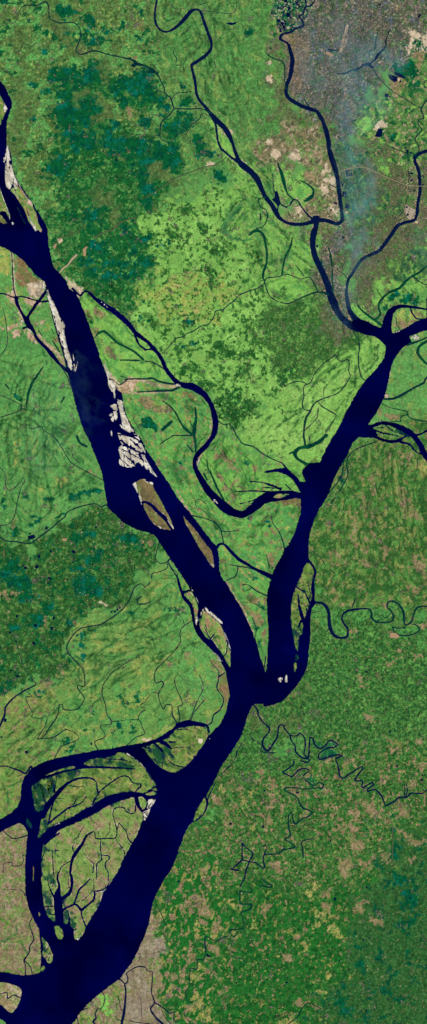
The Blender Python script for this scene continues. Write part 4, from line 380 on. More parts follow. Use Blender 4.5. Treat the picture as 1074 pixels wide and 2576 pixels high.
 ('tealp',3,12,["A1:380,90 450,65 500,110 480,180 430,230 370,220 320,150 370,140","A1:640,500 700,450 740,470 740,540 680,560 600,540","A1:650,580 720,600 710,640 660,630","A1:680,710 790,710 780,750 730,800 650,790 660,740","A1:560,830 640,830 700,870 640,890","A1:650,900 720,900 700,960 640,940","A1:730,960 870,940 860,1000 760,1000","A1:770,860 900,840 1000,850 980,880 800,900","A1:890,920 1000,940 980,990 900,960","A1:960,740 1040,760 1010,800 950,790","A1:890,590 960,600 940,650 890,640","A1:820,0 1074,0 1060,70 960,60 850,50"]),
 ('tealp',3,10,["B1:50,0 170,20 200,0 260,60 260,120 200,180 100,200 50,150 60,60","B1:0,90 45,100 40,220 0,240","B1:0,260 80,270 60,360 0,340","B1:0,400 50,400 45,490 20,490","B1:370,0 430,20 520,40 510,100 430,100 380,80","B1:500,200 560,190 600,230 590,270 520,260","B1:0,680 50,660 40,700 0,705","B1:0,800 50,830 80,880 40,900 0,890","B2:0,925 30,970 80,990 70,1030 30,1020 0,990","B2:340,385 390,375 390,395 345,405","B2:240,405 285,410 270,440","B2:285,215 355,220 350,240 300,235","B2:190,215 245,215 240,230 200,232","B2:0,200 50,215 20,230 0,225","B1:90,740 140,735 140,750 100,750","B1:140,700 180,705 170,725"]),
 ('tealp',3,10,["C0:820,480 900,480 960,440 1010,520 1000,570 920,580 830,540","C2:870,60 930,5 1005,60 1000,100 905,105 880,90","C2:800,40 865,10 830,70 785,80","C2:760,110 790,115 780,150 762,140","C0:960,620 1020,600 1010,640 970,650","C0:800,1000 840,1000 830,1050"]),
 ('tealp',3,8,["A3:512,440 580,415 580,440 520,465","A3:590,410 625,400 630,430 595,435","A3:630,400 700,385 710,405 640,440","A3:700,380 745,390 735,425 715,415","A3:325,460 395,452 390,465 340,482","A3:175,435 198,432 203,455 185,460","A3:10,470 28,468 40,555 20,540","A3:215,640 248,640 248,665 218,670","A3:80,680 125,665 135,720 100,740","A3:45,700 60,695 60,735 45,730","A3:870,740 930,715 980,720 1040,760 1040,790 990,780 940,800 880,770","A3:520,740 600,720 660,705 705,720 690,740 600,770 540,790","A3:0,1000 60,940 130,890 140,930 160,990 100,1010 60,1060 0,1060","A3:620,920 700,880 740,830 760,860 720,930 640,960","A3:520,970 640,960 640,1000 540,1000"]),
 ('pinkf',2,8,["A3:85,620 115,615 115,670 90,685","A3:415,310 435,315 425,350","A3:450,320 490,315 480,340 455,360","A3:1040,780 1074,770 1074,800","A3:660,260 680,262 670,275","A3:705,255 725,255 715,280","A4:0,90 30,70 60,85 180,60 200,30 150,30 170,80 90,100 20,110","A4:35,105 75,120 65,140 30,125","A4:295,250 345,265 340,290 310,275","A4:330,300 345,310 340,345","A4:95,465 130,480 120,495","A4:320,745 400,740 360,790 330,770","A4:230,865 270,870 260,890 235,885","A4:275,955 325,960 310,980 280,975","A4:100,935 135,945 110,965","A4:50,945 75,960 60,985","A4:0,910 20,930 10,960","A4:540,310 555,290 560,330","A4:40,205 80,215 60,230","A5:380,190 420,160 405,210","A5:270,230 300,235 285,250","A4:415,660 480,655 460,680"]),
 ('tealp',3,8,["A4:60,0 200,0 240,40 200,80 130,60 60,40","A4:150,90 230,70 280,110 200,150 120,140","A4:240,240 330,250 320,310 260,340 230,300","A4:60,320 130,310 140,360 80,370","A4:470,300 530,280 540,320 500,330","A4:340,180 400,160 400,200 350,260 310,240","A4:580,200 610,220 600,250","A4:585,470 620,460 630,500 600,510","A4:600,540 630,530 635,560 605,600","A4:645,355 690,355 685,380","A4:600,400 635,390 610,430","A4:945,225 1010,228 980,248","A4:870,840 920,840 900,860","A4:1000,830 1025,825 1028,885 1005,890","A4:870,1040 890,1040 900,1074 885,1074","A4:970,1035 990,1040 990,1074 965,1074","A4:40,740 80,730 105,770 90,795 50,780","A4:5,790 50,800 40,840 10,830","A4:260,815 330,800 330,815","A4:270,845 310,845 305,865","A4:660,955 690,965 690,985","A5:490,180 545,135 550,160 510,180","A5:460,110 510,80 505,105 470,130","A5:615,5 640,20 620,40","A5:675,10 700,25 690,42","A5:810,35 845,30 840,55","A4:905,890 980,885 970,905 915,905","A4:540,20 550,0 700,0 760,100 700,120 600,90 560,80","B4:150,50 160,45 160,110 150,95","B4:215,210 265,190 260,215 225,230","B4:135,190 160,200 190,220 150,215","B3:735,185 775,200 765,220 745,215","B3:235,180 270,190 265,215 240,215","B3:885,615 930,640 925,675 900,660","B3:760,595 800,605 790,625","B3:770,1035 840,1045 840,1058 780,1050","B3:930,960 950,945 955,965 935,975","B4:830,430 850,440 845,500 835,480","B4:810,310 832,330 820,345","B4:830,140 880,180 870,195 835,170"]),
 ('weed',4,10,["C3:430,345 455,330 450,370 415,380","C3:370,425 410,420 390,460 340,470","C3:440,280 470,265 470,330 445,320"]),
 ('greenb',5,10,["C1:80,250 200,300 230,330 210,380 110,400 60,350 30,290","C1:720,150 790,160 780,200 730,190","C0:560,890 640,870 650,950 600,980 570,930"]),
 ('greenb',6,10,["C2:530,90 590,120 700,230 730,255 700,262 640,220 560,200 510,140"]),
 ('pinkf',2,9,["C2:430,40 450,60 500,170 490,200 440,130 420,80"]),
 ('city',8,12,["C2:400,20 460,10 475,100 520,210 510,230 460,180 420,100"]),
 ('suburb',14,20,["C2:300,60 380,120 480,250 520,300 480,330 380,380 300,300"]),
 ('pale',2,12,["C0:960,225 1000,240 1060,270 1074,250 1100,380 1000,382 940,400 920,350 950,300","C0:940,380 990,390 960,410","C1:305,200 330,165 332,205 315,225","C1:280,290 310,285 345,300 340,350 320,360 295,340","C1:60,80 100,65 150,60 140,105 90,110","C1:90,455 130,465 138,510 120,520 100,490","C1:370,435 400,445 410,490 380,480","C0:690,920 740,890 760,920 720,950 680,940","C1:320,240 400,250 400,300 340,290 315,260"]),
 ('pinkf',2,10,["C0:830,570 900,590 920,640 860,680 800,650 770,620","C0:985,390 1050,390 1040,470 1025,550 1000,500","C0:0,260 180,260 190,400 120,430 60,330","C1:140,200 240,210 250,280 200,260","C0:130,0 180,90 130,100","C0:840,0 890,0 850,60"]),
 ('pale',2,4,["B1:450,130 480,118 510,130 500,145 450,158","B1:925,60 960,30 1000,60 970,110","B0:895,570 935,560 940,600 905,605","B0:885,1040 930,1030 935,1060 895,1065","B0:610,945 645,970 635,990 615,970","B1:710,110 750,135 730,145","B0:890,460 930,445 920,475"]),
 ('brown',5,8,["A0:1020,160 1050,170 1040,220 1015,210"]),
 ('pinkf',2,7,["A0:930,800 970,790 970,860 945,860","A0:980,420 1010,425 1000,440","A0:105,60 125,70 115,100"]),
 ('pinksand',3,7,["A2:0,268 80,268 150,240 165,235 160,250 90,280 0,290","A2:185,290 215,285 265,345 250,380 210,350","A2:85,320 130,280 155,310 110,355 70,345","A2:290,250 320,215 350,210 310,245 302,290","A2:60,50 110,60 170,190 155,205 120,120"]),
 ('pinkf',2,7,["A2:200,80 250,85 230,110","A2:275,320 330,400 400,440 440,490 480,530 470,550 400,470 300,390","A2:255,225 275,235 270,270"]),
 ('ash',2,5,["A2:195,-10 270,-10 285,40 220,42","A1:225,1030 290,1010 320,1074 230,1074"]),
 ('pale',2,5,["A1:300,1010 330,1010 330,1074 300,1040","A1:490,975 510,990 580,1035 620,1065 600,1080 540,1080 505,1040","A2:205,-5 290,-5 260,10 280,50 240,40"]),
 ('pale',2,4,["A4:735,140 800,175 790,182 735,150","A5:1040,90 1074,85 1074,110"]),
 ('olivet',26,30,[],["A0:120,250,60 150,450,70 160,650,50 130,850,40 100,1074,30","A0:780,420,24 800,560,24 700,660,30 560,700,20","A0:640,640,24 750,720,34 850,800,34 760,880,30 740,1000,20","A0:360,100,20 420,250,40 600,380,40","B1:60,150,60 160,230,80 100,280,50","A1:780,380,40 850,480,50 800,560,30"]),
 ('veinp',5,4,[],["A3:210,0,17 190,150,24 200,250,17 260,320,14 340,370,10 440,385,8","A3:40,10,14 60,150,14 75,230,10","A3:190,150,10 130,240,10 90,300,8","A3:200,210,17 330,225,12 480,215,8","A3:330,60,10 370,180,10 430,200,7","A3:640,260,14 560,330,14 470,380,14 330,500,7","A3:700,300,8 600,380,10 500,400,10","A3:760,345,8 600,440,8 480,480,8","A3:130,130,10 60,330,10","A3:10,420,8 150,520,8 250,620,8","A3:280,10,10 230,120,10","A3:350,0,10 300,100,8 220,180,8",
  "A2:180,870,14 190,1000,17 200,1070,17","A2:180,940,12 320,880,12 440,880,8","A2:10,960,10 120,930,10 190,900,14","A2:100,1070,10 160,980,10","A2:10,520,8 200,560,8 320,520,8","A2:220,640,8 400,700,8 520,720,8","A2:320,440,8 350,560,8","A2:260,960,8 330,1070,8","A2:60,600,8 140,720,8 160,840,8",
  "A4:540,440,14 700,430,14 900,420,10","A4:690,560,14 800,470,12 950,420,10 1070,390,10","A4:700,680,14 850,560,14 1000,500,14 1070,480,10","A4:830,640,14 960,580,14 1070,520,8","A4:850,300,10 1000,300,10 1070,310,10","A4:640,380,10 760,320,10 900,290,8","A4:920,790,12 900,900,10 1000,960,8","A4:620,800,8 720,760,8 830,640,8","A4:640,950,8 560,1040,8","A4:380,900,10 330,800,10 460,740,8","A4:100,1060,10 220,980,10 300,900,8","A4:330,700,10 480,720,8 560,640,8",
  "B4:5,340,12 120,260,12 300,230,8","B4:5,200,10 180,80,10","B4:250,600,8 300,480,10 420,440,10","B4:100,560,8 260,480,8","B4:330,640,8 260,700,8","B4:10,440,10 120,400,8 230,360,7","B4:40,980,8 160,860,8 230,740,7",
  "A5:20,420,10 60,520,10 30,620,10","A5:60,130,10 180,80,10 250,20,10","A5:20,250,10 100,180,10 230,150,8","A5:60,440,10 160,400,10","A5:20,80,10 120,20,10","A5:300,230,8 380,130,8 360,100,8",
  "C2:5,905,8 100,890,12 150,860,8","C2:20,960,10 130,900,12","C2:60,1060,10 120,960,12 160,930,8","C2:100,700,8 150,740,14","C2:180,770,8 240,690,8 330,640,7","C2:340,610,10 400,560,14","C2:230,840,8 235,780,14","C2:370,740,12 460,710,10","C2:690,420,12 680,540,14 620,600,10","C2:400,880,8 520,740,8","C2:550,560,14 540,700,10","C2:330,1040,10 380,960,8","C2:230,1060,8 290,980,10","C2:470,860,8 500,760,10","C2:300,660,14 330,690,10","C2:710,400,10 705,500,14","C2:600,540,12 600,570,12",
  "B2:820,940,10 870,910,10","B2:1000,850,12 960,870,10","B2:830,1030,12 880,990,12","B2:960,1020,10 1050,940,8","B2:890,960,12 920,930,12","B2:920,770,24 960,790,17","B2:980,860,12 1020,890,10","B3:870,60,8 960,30,8","B3:930,110,14 900,130,10","B3:1020,20,8 1060,60,10","B1:1070,640,8 1040,760,14","B1:900,900,12 960,850,12",
  "B0:500,150,20 600,200,24 680,290,20 740,330,10","B0:510,150,14 520,350,24 560,380,14","B0:580,500,14 600,640,37 620,720,20","B0:640,540,17 600,600,17","B0:870,160,10 850,250,8 900,300,8","B0:780,60,8 860,140,8","B0:610,790,10 590,850,17","B0:700,640,17 660,740,10 730,880,10","B0:260,200,10 310,300,10 330,420,10","B0:360,200,8 390,300,8","B0:130,370,8 150,290,8","B0:400,1010,8 520,940,7","B0:450,480,10 470,560,8","B0:20,280,10 200,300,10","B0:740,860,14 800,900,10",
  "B1:760,60,10 860,130,10 930,190,10","B1:800,200,8 900,300,10 960,400,10","B1:720,140,10 780,260,8 860,370,8","C1:20,640,17 60,720,14 40,820,14","C1:90,800,14 180,860,14 230,900,10","C1:150,610,14 170,700,17 210,740,14","A6:0,480,14 120,400,10 100,310,8","A6:160,470,12 200,550,12"]),
 ('green',5,10,["A6:835,800 860,780 885,830 870,960 855,950","A6:590,1000 640,970 660,1040 600,1070"]),
 ('lush',6,12,["C4:385,230 450,250 440,300 470,380 420,400 380,370 360,300","C4:235,175 320,180 340,240 345,330 300,300 230,260","C4:680,180 780,200 810,260 780,290 700,290 670,250","C4:800,160 870,180 895,260 900,310 870,280 830,220","C4:830,350 1000,330 1000,370 920,395 850,385","C4:470,230 640,210 650,250 560,300 520,270","C4:1000,200 1074,195 1074,260 1000,290","C4:250,40 310,50 300,100 250,80","C4:1010,430 1060,420 1060,490 1010,480","C5:75,75 150,60 170,100 160,220 110,180","C5:0,130 60,110 90,180 60,230 0,200","C4:380,700 420,690 400,720","C4:410,670 440,665 435,700","B5:875,100 940,110 900,170"]),
 ('lushd',16,26,["C1:440,20 600,60 660,200 640,340 560,420 600,560 520,640 480,500 470,340 440,200","C1:820,820 1074,780 1074,900 900,960","C1:640,360 780,340 860,420 780,520 680,600 600,500"]),
 ('pale',3,3,[],["A1:85,785,14 95,860,16 97,950,16 102,1030,18 108,1070,22","A2:100,5,30 112,40,24","A2:110,60,18 140,120,20 165,190,24","A2:770,545,12 800,610,24 845,665,34 870,700,40"]),
 ('pinksand',4,4,[],["A2:60,40,40 100,40,40","A2:215,75,60 260,95,40 300,90,20","A2:230,330,30 270,380,26","A2:280,320,14 340,390,20 420,460,26 480,530,30","A2:960,650,30 1070,665,26","B2:5,668,20 100,696,24 220,706,20","B2:20,752,16 100,752,16 160,748,14","A2:880,750,20 1000,756,14 1070,758,12","B2:490,960,10 480,1060,12 B3:400,150,16 380,180,20","B3:230,400,8 300,520,8 345,580,8","B4:600,10,8 700,170,10 800,380,8","C2:800,590,8 780,680,8","C4:215,-10,6 200,120,6"]),
 ('yelgr',4,4,[],["A3:105,20,14 115,120,20","A3:155,30,16 128,120,20","A3:118,170,14 108,220,12","A3:425,325,20 425,350,16","A3:480,320,26 455,350,20","A3:300,385,30 320,400,20","A3:165,230,12 160,290,12"]),
 ('tealp',2,3,[],["A3:515,455,22 580,435,22","A3:590,425,24 630,410,24","A3:640,415,26 700,395,26","A3:705,400,22 745,405,26","A3:325,465,24 395,462,18","A3:550,475,12 590,455,10","A3:385,612,10 440,592,12","A3:452,578,16 485,570,12","A3:265,635,22 290,628,20","A3:225,590,18 300,606,16","B2:20,950,50 70,1010,40","B2:125,1025,22 195,965,18","A2:115,775,30 150,800,30","A4:560,400,14 620,375,14"]),
 ('marsh',3,8,["C0:975,300 1035,305 1030,370 985,385","C0:915,330 960,370 1000,385 940,375","C0:1040,355 1070,350 1060,385 1035,380"]),
 ('tancity',10,16,["C0:80,350 180,340 170,640 100,700 60,600","C0:20,270 170,270 190,340 60,330"]),
 ('marsh',6,12,["B0:960,60 1020,-60 1160,-60 1130,180 1000,240 970,180"]),
 ('olivet',14,20,["C5:-20,-20 80,-20 60,40 10,60","B4:790,930 900,1000 900,1074 780,1050"]),
]
DROWN = ["A5:235,430 330,400 400,440 400,520 330,560 310,640 240,600","A5:400,325 550,295 600,310 560,370 430,380","A5:630,240 800,225 900,250 1000,300 820,300 700,290","A5:290,700 340,700 330,800 280,830","A5:300,880 350,890 330,1000 300,1040","A6:320,110 400,90 400,190 330,190","A6:360,0 400,0 400,100 380,90","A6:430,130 500,140 460,190","A6:470,240 510,240 510,340 470,310","A6:510,290 560,330 550,400 520,360","B5:0,130 130,130 200,200 130,300 40,220","B5:140,20 230,30 250,80 150,110","A6:340,210 400,260 400,310 350,280","A5:690,600 780,570 880,550 700,630","A6:320,440 350,480 320,520","C4:80,360 130,340 130,440 100,430"]
# curved scroll bars and old channel scars follow these bends: (path, reach px, strength)
SCROLL = [
 ("A2:700,55 840,150 970,270 1074,365 B2:50,415 130,520 190,630 290,700 410,745 485,840 520,960 500,1074 B3:450,70 370,165 370,260 470,410 590,530 720,578 840,490 960,425 1074,415", 110, .8),
 ("B1:700,450 640,520 595,580 590,640 640,690 720,705 780,680 860,645 890,740 895,870 868,975", 60, .9),
 ("B0:86,0 72,150 150,236 240,190 385,70 440,180 488,310 420,430 342,480 363,580 400,740 510,870 625,1010 B1:715,145 830,255 890,385 965,495 1025,560", 80, .8),
 ("C4:235,155 300,160 350,240 360,350 430,415 490,390 450,240 550,205 655,205 665,270 760,303 828,265 785,155 860,165 905,300 960,295 1000,195", 30, .7),
 ("A2:540,10 640,200 740,490 800,660 935,920 1020,1074 B3:0,90 160,330 350,590 530,822 B4:590,0 760,300 850,560", 60, .5),
 ("B1:880,1000 1000,965 C1:70,960 200,972 265,1074 C2:160,45 45,95 B2:960,70 900,0", 40, .6),
 ("C2:540,295 575,420 567,480 590,640", 60, .7),
 ("A5:0,290 150,325 A4:1074,45 850,250 600,345 492,490 610,640 627,770 620,880 500,950 370,1074", 70, .5),
 ("C3:960,100 900,400 940,700 1000,1000", 120, .8), ("C3:700,60 560,500 540,1074", 110, .8),
 ("A3:190,0 200,250 340,370", 90, .7), ("A3:760,325 520,190 395,0", 70, .6), ("A2:320,560 240,680 195,860", 90, .6),
 ("B0:560,100 540,400 620,700", 80, .7),
 ("A3:190,5 200,250 250,500", 150, .7), ("A3:60,20 75,230 60,330", 80, .6), ("A2:190,900 200,1070", 110, .6), ("A3:440,50 530,110 590,200", 70, .6),
 ("A4:540,440 700,430 900,420 1070,390", 70, .9), ("A4:700,680 850,560 1070,480", 70, .9), ("A4:620,800 830,640 960,580", 60, .8), ("A5:20,250 230,100 380,20", 80, .7), ("A4:330,700 560,640", 60, .6),
 ("B3:520,130 640,260 690,400 830,490", 90, .8), ("B3:500,480 620,650 800,720", 70, .5), ("A2:720,180 900,420 1060,520", 70, .7), ("B2:200,850 380,960 450,1060", 60, .6),
 ("B4:180,80 120,260 10,340", 70, .6), ("B4:260,480 100,560", 60, .6), ("C2:100,890 330,640 520,520", 60, .6), ("C2:200,1060 520,740", 60, .6), ("C2:850,480 900,600 860,720", 60, .5),
 ("C3:600,150 590,500 640,900", 60, .8), ("C3:780,100 800,500 760,900", 60, .8),
]
# ponds: (x,y,w,h,angle) tile local; small dark ponds read as one kind per neighbourhood
PONDS = [
 ("A1", 'small dark pond in the western green groves', 'ponds in the western groves', [(862,108,12,18,30),(830,90,8,10,0),(762,45,8,10,0),(543,248,8,12,0),(527,268,8,10,0),(512,145,8,8,0),(440,338,9,9,0),(885,55,6,10,20),(945,145,7,9,30),(495,88,6,6,0),(775,10,7,10,0),(400,338,7,12,0),(615,408,8,8,0),(585,745,8,8,0)]),
 ("A3", 'small dark pond in the southwestern groves', 'ponds in the southwestern groves', [(545,855,26,20,20),(537,932,14,10,0),(190,972,24,18,10),(272,965,20,26,30),(368,1050,24,14,30),(290,888,14,26,20),(710,672,14,14,10),(500,1058,12,10,0),(270,1055,14,10,0),(375,850,12,12,0),(900,848,8,8,0),(170,958,10,10,0)]),
 ("A3", 'dark rectangular pond in the striped western fields', 'ponds in the western fields', [(233,746,52,26,-18),(345,678,18,20,20),(222,718,16,10,-10)]),
 ("A4", 'dark rectangular pond in the lower southwestern groves', 'ponds in the lower southwestern groves', [(250,457,20,20,25),(385,346,15,24,20),(398,269,14,24,20),(262,325,24,16,15),(125,256,14,18,20),(75,378,12,14,20),(122,440,12,10,0),(85,655,18,8,10),(197,597,10,10,0),(130,700,26,12,10),(200,145,10,12,0),(355,12,14,10,10),(15,103,10,12,0),(0,485,12,20,0),(40,1025,18,24,20)]),
 ("A4", 'small fish pond of the tidy row beside the thin river bend', 'row of fish ponds by the river', [(850,222,14,16,30),(868,208,14,16,30),(822,222,14,12,30),(885,195,9,16,30),(835,214,6,10,30)]),
 ("A5", 'square pond in fields north of the western arm', 'ponds north of the western arm', [(197,185,22,18,15),(676,125,12,18,0),(140,185,10,10,0)]),
 ("C1", 'small dark pond beside the right edge river', 'ponds beside the right edge river', [(962,208,16,14,0),(950,240,10,14,20),(960,258,18,14,0),(980,335,12,16,0),(950,342,10,12,0),(930,45,14,24,0),(955,55,12,12,0),(915,18,12,10,0),(1045,230,10,16,0),(1045,290,12,10,0),(948,215,8,30,0)]),
 ("C1", 'dark pond among the embankments east of the city river', 'ponds east of the city river', [(465,360,30,40,10),(485,450,28,34,20),(450,290,14,22,10),(400,428,24,14,10),(262,744,14,18,10),(365,478,12,14,0),(455,680,16,16,10),(442,270,8,14,0),(480,310,10,8,0)]),
 ("C0", 'small dark pond in the northeastern mosaic fields', 'ponds in the northeastern fields', [(728,35,10,22,10),(1018,118,16,26,20),(775,705,26,26,20),(800,715,14,10,0),(878,600,14,14,0),(548,110,10,8,0),(540,888,6,22,35),(720,985,26,56,8),(520,900,5,16,35)]),
 ("C4", 'small dark pond in the green groves below the meandering river', 'ponds in the eastern groves', [(628,665,12,12,0),(370,565,8,8,0),(697,525,8,8,0),(925,945,8,8,0)]),
 ("C5", 'dark pond near the right edge among the lower groves', 'ponds in the lower right groves', [(1035,392,14,20,10),(800,38,12,16,20),(362,842,8,14,10),(1040,355,10,10,0),(852,290,16,12,0),(118,485,22,12,-20)]),
 ("B5", 'small pond in the lower groves', 'ponds in the lower central groves', [(880,472,10,14,20),(630,715,18,16,0),(870,735,14,22,30),(590,738,8,6,0)]),
 ("C6", 'small dark pond in the bottom right groves', 'ponds in the bottom right groves', [(394,150,14,22,20),(953,145,12,14,20),(628,65,10,14,10),(428,608,9,14,20),(712,598,8,12,20),(25,203,8,10,0),(605,452,9,12,20),(788,892,8,10,0),(1013,158,8,8,0),(350,935,9,10,0),(158,1027,8,10,0),(495,672,8,10,20),(625,975,8,12,20),(825,77,8,10,0),(498,105,8,10,0),(925,1027,8,10,0),(232,780,8,8,0)]),
 ("B6", 'small pond in the bottom central groves', 'ponds in the bottom central groves', [(905,155,12,10,20),(1032,202,10,10,0),(672,772,9,10,0),(465,570,30,16,30),(980,1015,12,8,0),(247,20,14,10,0),(1045,768,16,10,10)]),
 ("B0", 'dark pond cluster in the marsh left of the grey city', 'marsh ponds left of the city', [(1038,10,20,18,0),(1055,110,26,30,0),(1015,180,40,34,20),(1030,210,26,30,0),(985,155,20,24,0),(1000,225,14,30,0),(925,357,16,10,30),(1065,60,16,20,0)]),
 ("A5", 'tiny dark pond at the left edge of the striped fields', 'ponds at the left edge', [(12,75,14,10,0)]),
]
SINGLE_PONDS = [
 ('large dark lake with square corners on the pink ground east of the city','lake',"C0:785,558 810,550 858,568 852,602 830,608 805,590"),
 ('star shaped dark pond near the top of the city','pond',"C0:630,120 645,128 655,108 650,122 668,112 655,130 640,134"),
 ('dark dash shaped pond in the northern fields','pond',"B0:595,172 625,165 645,170 680,160 665,178 635,187 610,180"),
 ('dark lake behind the dark green wetland at the right edge','lake',"C0:835,530 870,540 920,575 900,580 860,565 830,548"),
 ('dark pool in the southern wetland of the northeast','lake',"C0:690,1005 715,950 745,955 740,1010 700,1012"),
]
# bright yards and sand fills: (label, category, material, polygon)
YARDS = [
 ('pale square construction yard on the east bank of the wide river','yard','yard',"A1:422,695 458,681 466,706 437,728"),
 ('tan slanted yard inland from the east bank road','yard','yardtan',"A1:612,768 638,745 648,748 636,770 634,817 616,817"),
 ('small tan bank yard below the pale square yard','yard','yardtan',"A1:390,752 408,725 420,732 405,766"),
 ('bright white yard on the rounded green island','yard','yardwhite',"B5:388,105 395,88 420,84 426,98 415,124 398,118"),
 ('pink yard between dark ponds in the western fields','yard','yardtan',"A3:455,765 470,752 495,756 492,772 470,776"),
 ('pink white yard next to the fork on the west side of the city river','yard','yard',"C1:466,495 478,485 492,492 476,507"),
 ('small white yard south of the right edge river','yard','yard',"C1:980,562 995,556 1012,572 996,577"),
 ('tan rectangular yard in the upper left fields','yard','yardtan',"C4:800,378 846,380 868,402 862,416 803,416"),
 ('pale yard beside the city canal','yard','yard',"C0:855,580 868,575 876,590 862,606"),
]
# ---------------------------------------------------------------- frame of reference
SX, SY, KM = 1175.0, 2817.0, 0.04
PAD = 90
GAIN = 0.45                                   # photo brightness -> real-world albedo
K = 1.0/2.685
def wx(x): return (x - SX/2)*KM
def wy(y): return (SY/2 - y)*KM
def tile(c):
    if c[0] == 'F': return (0, 0, 1.094)
    r = int(c[1]); return ({'A':0,'B':400,'C':775}[c[0]], 2417 if r == 6 else 400*r, K)
def onb(p):
    return (p[0] < 1.5 and 'L') or (p[0] > SX-1.5 and 'R') or (p[1] < 1.5 and 'T') or (p[1] > SY-1.5 and 'B') or ''
def parse(s, edge=True, closed=True, spill=0):
    out = []; t = None
    for tok in s.replace(':', ': ').split():
        if tok.endswith(':'): t = tile(tok[:-1]); continue
        v = [float(a) for a in tok.split(',')]
        if spill and t[2] == K: v[:2] = [a-spill if a < 3 else a+spill if a > 1071 else a for a in v[:2]]
        x = t[0] + v[0]*t[2]; y = t[1] + v[1]*t[2]
        out.append((x, y) if len(v) < 3 else (x, y, v[2]*K))
    if not edge: return out
    if not closed:
        for e0, e1, at in ((0, 1, 0), (-1, -2, len(out))):
            p, q = out[e0], out[e1]
            if onb(p) and -2 < p[0] < SX+2 and -2 < p[1] < SY+2:
                d = math.hypot(p[0]-q[0], p[1]-q[1])+1e-6
                r = (p[0]+(p[0]-q[0])/d*40, p[1]+(p[1]-q[1])/d*40)+tuple(p[2:])
                out = [r]+out if at == 0 else out+[r]
        return out
    res = []; n = len(out); far = PAD+12
    for i in range(n):
        p, q = out[i], out[(i+1) % n]; res.append(p); b = onb(p)
        ins = lambda r: -3 < r[0] < SX+3 and -3 < r[1] < SY+3
        if b and b == onb(q) and ins(p) and ins(q):
            for r in (p, q): res.append((-far, r[1]) if b == 'L' else (SX+far, r[1]) if b == 'R' else (r[0], -far) if b == 'T' else (r[0], SY+far))
    return res
def lin(c):
    c = np.asarray(c, dtype=np.float32)/255.0
    return np.where(c <= 0.04045, c/12.92, ((c+0.055)/1.055)**2.4)
def catmull(P, n=4, closed=False):
    P = np.array(P, dtype=np.float64); N = len(P)
    if N < 3: return P
    idx = range(N) if closed else range(N-1)
    out = []
    for i in idx:
        if closed: p0, p1, p2, p3 = P[(i-1) % N], P[i], P[(i+1) % N], P[(i+2) % N]
        else: p0, p1, p2, p3 = P[max(i-1,0)], P[i], P[i+1], P[min(i+2,N-1)]
        d = math.hypot(*(p2-p1)[:2]); m = int(max(1, min(n, d/3)))
        for k in range(m):
            t = k/m
            h = 0.5*((2*p1)+(-p0+p2)*t+(2*p0-5*p1+4*p2-p3)*t*t+(-p0+3*p1-3*p2+p3)*t**3)
            out.append(h*0.75 + (p1*(1-t)+p2*t)*0.25)
    if not closed: out.append(P[-1])
    return np.array(out)
# ---------------------------------------------------------------- noise
_L = {}
def lattice(seed):
    if seed not in _L: _L[seed] = np.random.RandomState(seed).rand(256, 256).astype(np.float32)*2-1
    return _L[seed]
def vnoise(u, v, seed):
    L = lattice(seed % 23)
    u = u + (seed*37.7) % 200; v = v + (seed*91.3) % 200
    iu = np.floor(u); iv = np.floor(v)
    fu = (u-iu).astype(np.float32); fv = (v-iv).astype(np.float32)
    iu = iu.astype(np.int32) & 255; iv = iv.astype(np.int32) & 255
    fu = fu*fu*(3-2*fu); fv = fv*fv*(3-2*fv)
    iu1 = (iu+1) & 255; iv1 = (iv+1) & 255
    a = L[iv, iu]; b = L[iv, iu1]; c = L[iv1, iu]; d = L[iv1, iu1]
    return (a+(b-a)*fu)*(1-fv) + (c+(d-c)*fu)*fv
def noise(X, Y, scale, seed, ang=0, stretch=1, octs=3):
    octs = octs+1 if octs > 2 and scale > 5 else octs
    ca, sa = math.cos(math.radians(ang)), math.sin(math.radians(ang))
    u = (X*ca + Y*sa)/(scale*stretch); v = (-X*sa + Y*ca)/scale
    if octs > 1: v = v + 0.35*vnoise(u*0.7, v*0.7, seed+5)
    r = 0; a = 1.0; f = 1.0; s = 0
    for o in range(octs):
        r = r + a*vnoise(u*f, v*f, seed+o*3+1); s += a*a; a *= 0.60 if octs > 2 else 0.35; f *= 2.13
    return r/(math.sqrt(s)*0.40)              # about unit variance
